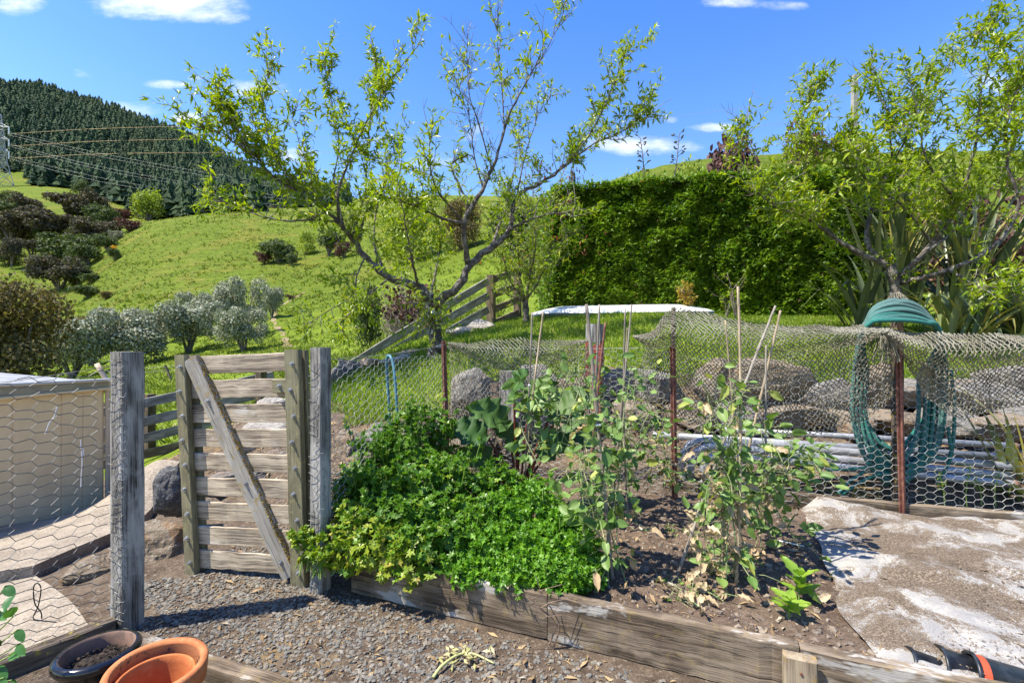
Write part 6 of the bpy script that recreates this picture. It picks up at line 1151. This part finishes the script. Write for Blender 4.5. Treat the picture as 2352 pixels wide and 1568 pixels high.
parsley('curly parsley hanging over the front timber in the middle of the patch', [(1125, 1210, 2.4, .19), (1180, 1270, 2.26, .17), (1090, 1275, 2.3, .13)], 'parsley_curly', 600, .026, True)
parsley('stray parsley sprig growing out between gate and post', [(705, 1225, 2.42, .05), (740, 1265, 2.36, .05)], 'parsley_yellow', 16, .03)
# leaf objects shared between plants
def oval(name, n=7, w=.5, cup=.12, ripple=0., curl=.25, waves=5):
    t_ = np.linspace(0, 1, n); V = []
    for a in t_:
        hw = w*math.sin(math.pi*min(1, a**.8))**.7*.5 if 0 < a < 1 else .004; row = []
        for s_ in (-1, -.5, 0, .5, 1): row.append((a, s_*hw, cup*abs(s_)*w-curl*a*a+ripple*abs(s_)*math.sin(a*waves*6.28+s_*2)))
        V.append(row)
    mb = MB(); mb.grid(np.array(V), np.repeat(np.linspace(0, 1, n)[:, None], 5, 1)); return mb.mesh(name, True)
def objleaf(nm, a, b_, c_=None, rough=.5, tr=.3):
    m, n, b = newmat(nm); rn_ = nd(n, 'ShaderNodeObjectInfo').outputs['Random']; c = mixc(n, rn_, a, b_)
    if c_: c = mixc(n, ramp(n, rn_, .9, .93), c, c_)
    wc = attr(n, 'wc').outputs['Vector']; n.links.new(c, b.inputs['Base Color']); b.inputs['Roughness'].default_value = rough
    t_ = nd(n, 'ShaderNodeBsdfTranslucent', {0: mixc(n, 1., c, (1.25, 1.3, .6), 'MULTIPLY')}); mx = nd(n, 'ShaderNodeMixShader', {0: tr, 1: b.outputs[0], 2: t_.outputs[0]}); n.links.new(mx.outputs[0], n.nodes['Material Output'].inputs[0]); return m
M['pea'] = objleaf('pea', (.095, .185, .035), (.21, .31, .08), (.33, .37, .08)); M['rhubarb'] = objleaf('rhubarb', (.035, .1, .016), (.09, .17, .03), None, .6, .25); M['spinach'] = objleaf('spinach', (.16, .3, .03), (.27, .4, .05), None, .4, .4); M['dry'] = objleaf('dry', (.36, .26, .15), (.5, .39, .25), None, .8, .2); M['shrubleaf'] = objleaf('shrubleaf', (.035, .12, .02), (.07, .19, .03), None, .35, .25)
LM = {}
for kk, args in {'pea': (7, .62, .14, .02, .2, 2), 'pea2': (7, .5, .2, .03, .35, 2), 'rhubarb': (17, .85, .12, .1, .45, 4), 'spinach': (9, .5, .16, .035, .3, 3), 'dry': (7, .45, .3, .09, .5, 3), 'shrubleaf': (8, .55, .08, .02, .2, 2)}.items():
    LM[kk] = oval(kk+'_leaf', *args); LM[kk].materials.append(M[kk.rstrip('2')])
def leafobj(t, kind, p, d, nr, L, name='leaf'):
    o = bpy.data.objects.new(name, LM[kind]); COL.objects.link(o); o.parent = t; x = unit(d); y = unit(np.cross(nr, x)); z = np.cross(x, y)
    m_ = Matrix(((x[0], y[0], z[0], 0), (x[1], y[1], z[1], 0), (x[2], y[2], z[2], 0), (0, 0, 0, 1))); q = np.asarray(p)-ORG[t]; m_.translation = Vector(q); o.matrix_basis = m_@Matrix.Scale(L, 4); return o
M['pea_stem'] = plain('pea_stem', (.16, .22, .08), .7, 0, (.3, .3, .15), 9)
def vine(label, path, k, spread, size, dry=0., strands=3, tend=14):
    P0 = np.array([at(x, y, Y) for x, y, Y in path]); t = thing('pea_plant', label, 'pea plant', P0[0], 'pea plants on the canes'); mb = MB(); S = []
    for s_ in range(strands):
        P = smooth(P0+r6.normal(size=P0.shape)*spread*.45*A(1, 1, .4), 30); mb.tube(P, np.linspace(.0035, .002, 30), 5, caps=False); S.append(P)
    for q_ in range(int(k*1.45)):
        P = S[r6.integers(strands)]; p = P[r6.integers(2, 30)]; d = unit(r6.normal(size=3)*A(1, 1, .55)+A(-.1, -.25, .1)); e = p+d*spread*r6.uniform(.2, 1.15); mb.tube([p, (p+e)/2+A(0, 0, .012), e], .0016, 3, caps=False)
        kd = 'dry' if r6.random() < dry*(1.6 if e[2] < .55 else .4) else ('pea' if r6.random() < .6 else 'pea2')
        for u_ in range(2 if r6.random() < .45 else 1): leafobj(t, kd, e, unit(d+r6.normal(size=3)*.55), unit(A(-.2, -.35, .9)+r6.normal(size=3)*.5), size*r6.uniform(.5, 1.2))
    for q_ in range(tend):
        p = S[r6.integers(strands)][r6.integers(8, 30)]; mb.tube(smooth(np.cumsum(np.concatenate([[p], r6.normal(size=(4, 3))*.028]), 0), 10), .0009, 3, caps=False)
    o = mb.build('stems', M['pea_stem'], t); o['kind'] = 'stuff'; return t
vine('front pea plant on the thick grey cane beside the curly parsley', [(1407, 1330, 2.3), (1400, 1220, 2.32), (1385, 1080, 2.35), (1372, 960, 2.37), (1368, 880, 2.4)], 70, .15, .075, .05, 4)
vine('grey-green pea plant leaning left out of the front pea plant', [(1400, 1240, 2.3), (1350, 1160, 2.3), (1320, 1080, 2.35), (1300, 1040, 2.4)], 36, .12, .07, .03, 3)
vine('pea plant on the pair of canes in front of the hanging net', [(1208, 1060, 2.98), (1212, 980, 2.98), (1210, 930, 3.0), (1228, 880, 3.0)], 30, .13, .085, 0, 2)
vine('pea plant in the shade between the canes and the net', [(1310, 1040, 2.95), (1300, 960, 3.0), (1290, 890, 3.05), (1320, 830, 3.1)], 46, .17, .08, 0, 3)
vine('pea plant on the upright cane left of the net peak', [(1442, 1190, 3.0), (1436, 1080, 3.0), (1450, 980, 3.0), (1438, 860, 3.02)], 56, .15, .075, .08, 3)
vine('low pea tangle at the foot of the second rusty post', [(1500, 1130, 3.3), (1510, 1060, 3.3), (1480, 990, 3.3), (1510, 930, 3.3)], 56, .17, .065, .1, 3)
vine('middle pea plant climbing the tallest cane', [(1691, 1335, 2.25), (1690, 1220, 2.27), (1684, 1100, 2.28), (1672, 980, 2.3), (1690, 880, 2.32)], 84, .14, .07, .18, 4)
vine('pea plant with papery dry leaves on the long crossing cane', [(1640, 1340, 2.3), (1630, 1230, 2.32), (1650, 1110, 2.36), (1665, 1010, 2.4)], 60, .12, .07, .38, 3)
vine('pea plant on the outer grey cane of the tripod', [(1760, 1245, 2.64), (1775, 1150, 2.64), (1760, 1050, 2.64), (1745, 975, 2.64)], 60, .16, .075, .08, 3)
vine('pea shoots trailing from the tripod towards the pipes', [(1740, 1130, 2.6), (1790, 1060, 2.6), (1830, 1030, 2.6), (1850, 1080, 2.62)], 40, .13, .065, .03, 3)
vine('dry pea haulm lying at the foot of the tripod', [(1690, 1400, 2.12), (1640, 1385, 2.14), (1590, 1370, 2.16), (1550, 1360, 2.2)], 34, .1, .06, .6, 5, 40)
vine('young pea shoot by the blue hoop', [(938, 1020, 3.65), (930, 960, 3.65), (925, 940, 3.65)], 10, .1, .085, 0, 2, 4); vine('young pea shoot beside the first rusty post', [(985, 990, 3.7), (978, 930, 3.7), (972, 900, 3.7)], 10, .09, .09, 0, 2, 4)
t = thing('rhubarb_plant', 'rhubarb with large dark crinkled leaves behind the parsley', 'rhubarb', at(1190, 1110, 3.35)); c = A(*ORG[t][:2], .15); mb = MB()
for (x, y, L, dx) in ((1120, 990, .3, -1), (1165, 960, .32, -.5), (1215, 930, .34, .1), (1262, 945, .32, .6), (1290, 985, .3, .9), (1190, 1010, .28, -.2), (1240, 1030, .28, .4), (1130, 1045, .26, -.8), (1290, 930, .3, .5), (1180, 900, .28, 0)):
    e = at(x, y, 3.3+r6.normal()*.12); e -= A(0, 0, .04); m_ = MB(); m_.tube(smooth([c+r6.normal(size=3)*A(.04, .04, 0), (c+e)/2+A(0, 0, .05), e], 10), .009, 6); m_.build('stalk', plain('red_stalk', (.14, .03, .02), .5) if 'rs' not in M else M['rs'], t, True); M['rs'] = bpy.data.materials['red_stalk']
    leafobj(t, 'rhubarb', e, unit(A(dx*.7, -.35, .35)), unit(A(-.1, -.75, .75)), L)
for (x, y, Y, k, L, lb, up) in ((1835, 1395, 2.1, 8, .1, 'upright young spinach plant with bright leaves beside the weed cloth', .9), (1812, 1462, 1.96, 8, .085, 'small bright lettuce seedling by the front timber', .55)):
    b0 = at(x, y, Y); b0[2] = .155; t = thing('seedling', lb, 'seedling', b0, 'young leafy seedlings')
    mb = MB(); mb.tube([b0, b0+A(0, 0, .07*up)], .004, 6); mb.build('stem', M['stem'], t)
    for q_ in range(k): a = q_*2.4; d = unit(A(math.cos(a)*.7, math.sin(a)*.7, up*r6.uniform(.4, 1.3))); leafobj(t, 'spinach', b0+A(0, 0, .02+.11*up*(q_/k)), d, unit(A(-d[0]*.8, -d[1]*.8, .8)), L*r6.uniform(.7, 1.2))
b0 = at(1880, 1425, 2.05); b0[2] = .155; t = thing('seedling', 'wilted curled seedling between the spinach and the weed cloth', 'seedling', b0, 'young leafy seedlings')
for q_ in range(3): leafobj(t, 'spinach' if q_ else 'dry', b0+A(0, 0, .02), unit(A(math.cos(q_*2), math.sin(q_*2), .8)), A(0, -.5, .7), .07)
# leafy shrub at the left edge
b0 = at(-60, 1640, 1.5); t = thing('leafy_shrub', 'dark green leafy shrub poking in at the picture edge in front of the wire', 'shrub', b0); mb = MB()
for (x, y) in ((12, 1345), (30, 1365), (6, 1400), (30, 1415), (40, 1445), (2, 1480), (22, 1505), (40, 1480), (-10, 1530), (10, 1555), (28, 1560), (-20, 1380), (-30, 1450), (-15, 1340)):
    e = at(x, y, 1.5+r6.normal()*.05); mb.tube(smooth([b0+A(0, 0, .05), (b0+e)/2+A(-.05, 0, .03), e], 8), .002, 4); d = unit(A(r6.uniform(-.2, .9), -.3, r6.uniform(-.6, .6))); leafobj(t, 'shrubleaf', e, d, unit(A(-.2, -.6, .7)+r6.normal(size=3)*.4), r6.uniform(.045, .075))
o = mb.build('stems', M['stem'], t); o['kind'] = 'stuff'
# weeds, stalks, markers
k = 900; X = r6.uniform(-.1, 2.1, k); Y = front_y(X)+.08+r6.random(k)**1.1*1.4; den = np.array([fbm(a, b_, 9, 2.5, 3) for a, b_ in zip(X, Y)]); ok = (den > .05) & (X < 1.3+.52*(Y-1.7)) & (Y < back_y(X)); X, Y = X[ok], Y[ok]; mb = MB()
for q_ in range(5):
    k = len(X); d = unit(np.stack([r6.normal(size=k), r6.normal(size=k), .4+.5*r6.random(k)], -1)); mb.leaves(PL*A(1, 1.6, 1), PT, np.stack([X+r6.normal(size=k)*.008, Y+r6.normal(size=k)*.008, 0*X+.155], -1), d, r6.normal(size=(k, 3))*.3+A(0, 0, 1), r6.uniform(.01, .024, k), r6.random(k))
o = mb.build('weed_seedlings', M['spinachw'] if 'spinachw' in M else leafmat('weedleaf', (.1, .2, .03), (.22, .32, .06), None, .3), kind='stuff'); o['label'] = 'tiny weed seedlings sprinkled over the bed soil'; o['category'] = 'weeds'
k = 900; X = r6.uniform(1.2, 4.0, k); Y = back_y(X)+.04+r6.random(k)*.35; P = np.stack([X, Y, tz(X, Y)+.02], -1); mb = MB(); d = unit(np.stack([r6.normal(size=k), r6.normal(size=k), .3+.7*r6.random(k)], -1)); mb.leaves(PL*A(1, .7, 1), PT, P, d, r6.normal(size=(k, 3)), r6.uniform(.03, .11, k), r6.random(k)); o = mb.build('straw_weeds', leafmat('straw', (.16, .2, .05), (.36, .27, .13), (.42, .33, .2), .2, .8), kind='stuff'); o['label'] = 'straw and weeds between the back timber and the pipes'; o['category'] = 'weeds'
for j, (x, y1) in enumerate(((2170, 1085), (2222, 1068), (2255, 1100), (2288, 1085))):
    t = thing('seeding_weed', ('first', 'second', 'third', 'fourth')[j]+' thin seeding weed stalk along the wire right of the rope', 'weed', at(x, 1165, 3.1), 'weed stalks by the wire'); P = smooth([at(x, 1170, 3.1), at(x-3, 1125, 3.1), at(x+(8 if j % 2 else -14), y1, 3.1)], 12); mb = MB(); mb.tube(P, .0028, 5); mb.build('stem', M['stem'], t); mb = MB(); k = 40; mb.leaves(PL, PT, P[r6.integers(6, 12, k)]+r6.normal(size=(k, 3))*.012, r6.normal(size=(k, 3)), r6.normal(size=(k, 3)), .024, r6.random(k)); mb.build('seed_head', M['grass'], t)['kind'] = 'stuff'
t = thing('cut_stalk', 'pale green cut stalk lying on the gravel in front of the bed', 'stalk', gnd(1060, 1540)); mb = MB(); mb.tube(smooth([gnd(995, 1560)+A(0, 0, .01), gnd(1015, 1540)+A(0, 0, .02), gnd(1050, 1515)+A(0, 0, .02), gnd(1085, 1508)+A(0, 0, .015), gnd(1135, 1528)+A(0, 0, .01)], 24), np.linspace(.007, .003, 24), 6); mb.build('stem', plain('pale_stalk', (.4, .4, .16), .6, 0, (.5, .47, .25), 15), t, True)
mb = MB(); k = 40; Pc = gnd(1060, 1515)+A(0, 0, .02); mb.leaves(lt, ltt, Pc+r6.normal(size=(k, 3))*A(.06, .025, .006), r6.normal(size=(k, 3))*A(1, 1, .3), r6.normal(size=(k, 3))*.4+A(0, 0, 1), .04, r6.random(k)); mb.build('leaves', leafmat('pale_leaf', (.34, .33, .13), (.48, .42, .22), None, .2), t)['kind'] = 'stuff'
for (pts, lb) in (([(1262, 1480), (1275, 1430), (1240, 1395), (1215, 1370)], 'dead brown stem hanging over the front timber left of the flaking patch'), ([(1270, 1490), (1285, 1440), (1268, 1400), (1245, 1365), (1230, 1320)], 'dead forked stem hanging over the front timber beside the curly parsley')):
    t = thing('dead_stem', lb, 'stem', at(*pts[0], 1.98), 'dead stems on the front timber'); mb = MB(); P = smooth([at(x, y, 2.0) for x, y in pts], 16); mb.tube(P, np.linspace(.004, .0018, 16), 5, wob=.1)
    for q_ in range(5): p = P[r6.integers(3, 14)]; mb.tube(smooth([p, p+A(r6.normal()*.05, -.02, r6.uniform(-.02, .06)), p+A(r6.normal()*.09, -.02, r6.uniform(-.05, .09))], 6), .0014, 3)
    mb.build('stalk', plain('dead_brown', (.13, .085, .06), .9, 0, (.25, .17, .12), 20), t)
mb = MB(); a = at(1785, 1240, 2.72); a[2] = .165; mb.beam(a, a+A(.1, -.09, .004), .012, .002, (0, 0, 1), .0005, 2, 0); tag(mb.build('plant_marker', M['white_shell']), 'white plastic plant marker lying on the soil by the tripod', 'marker')
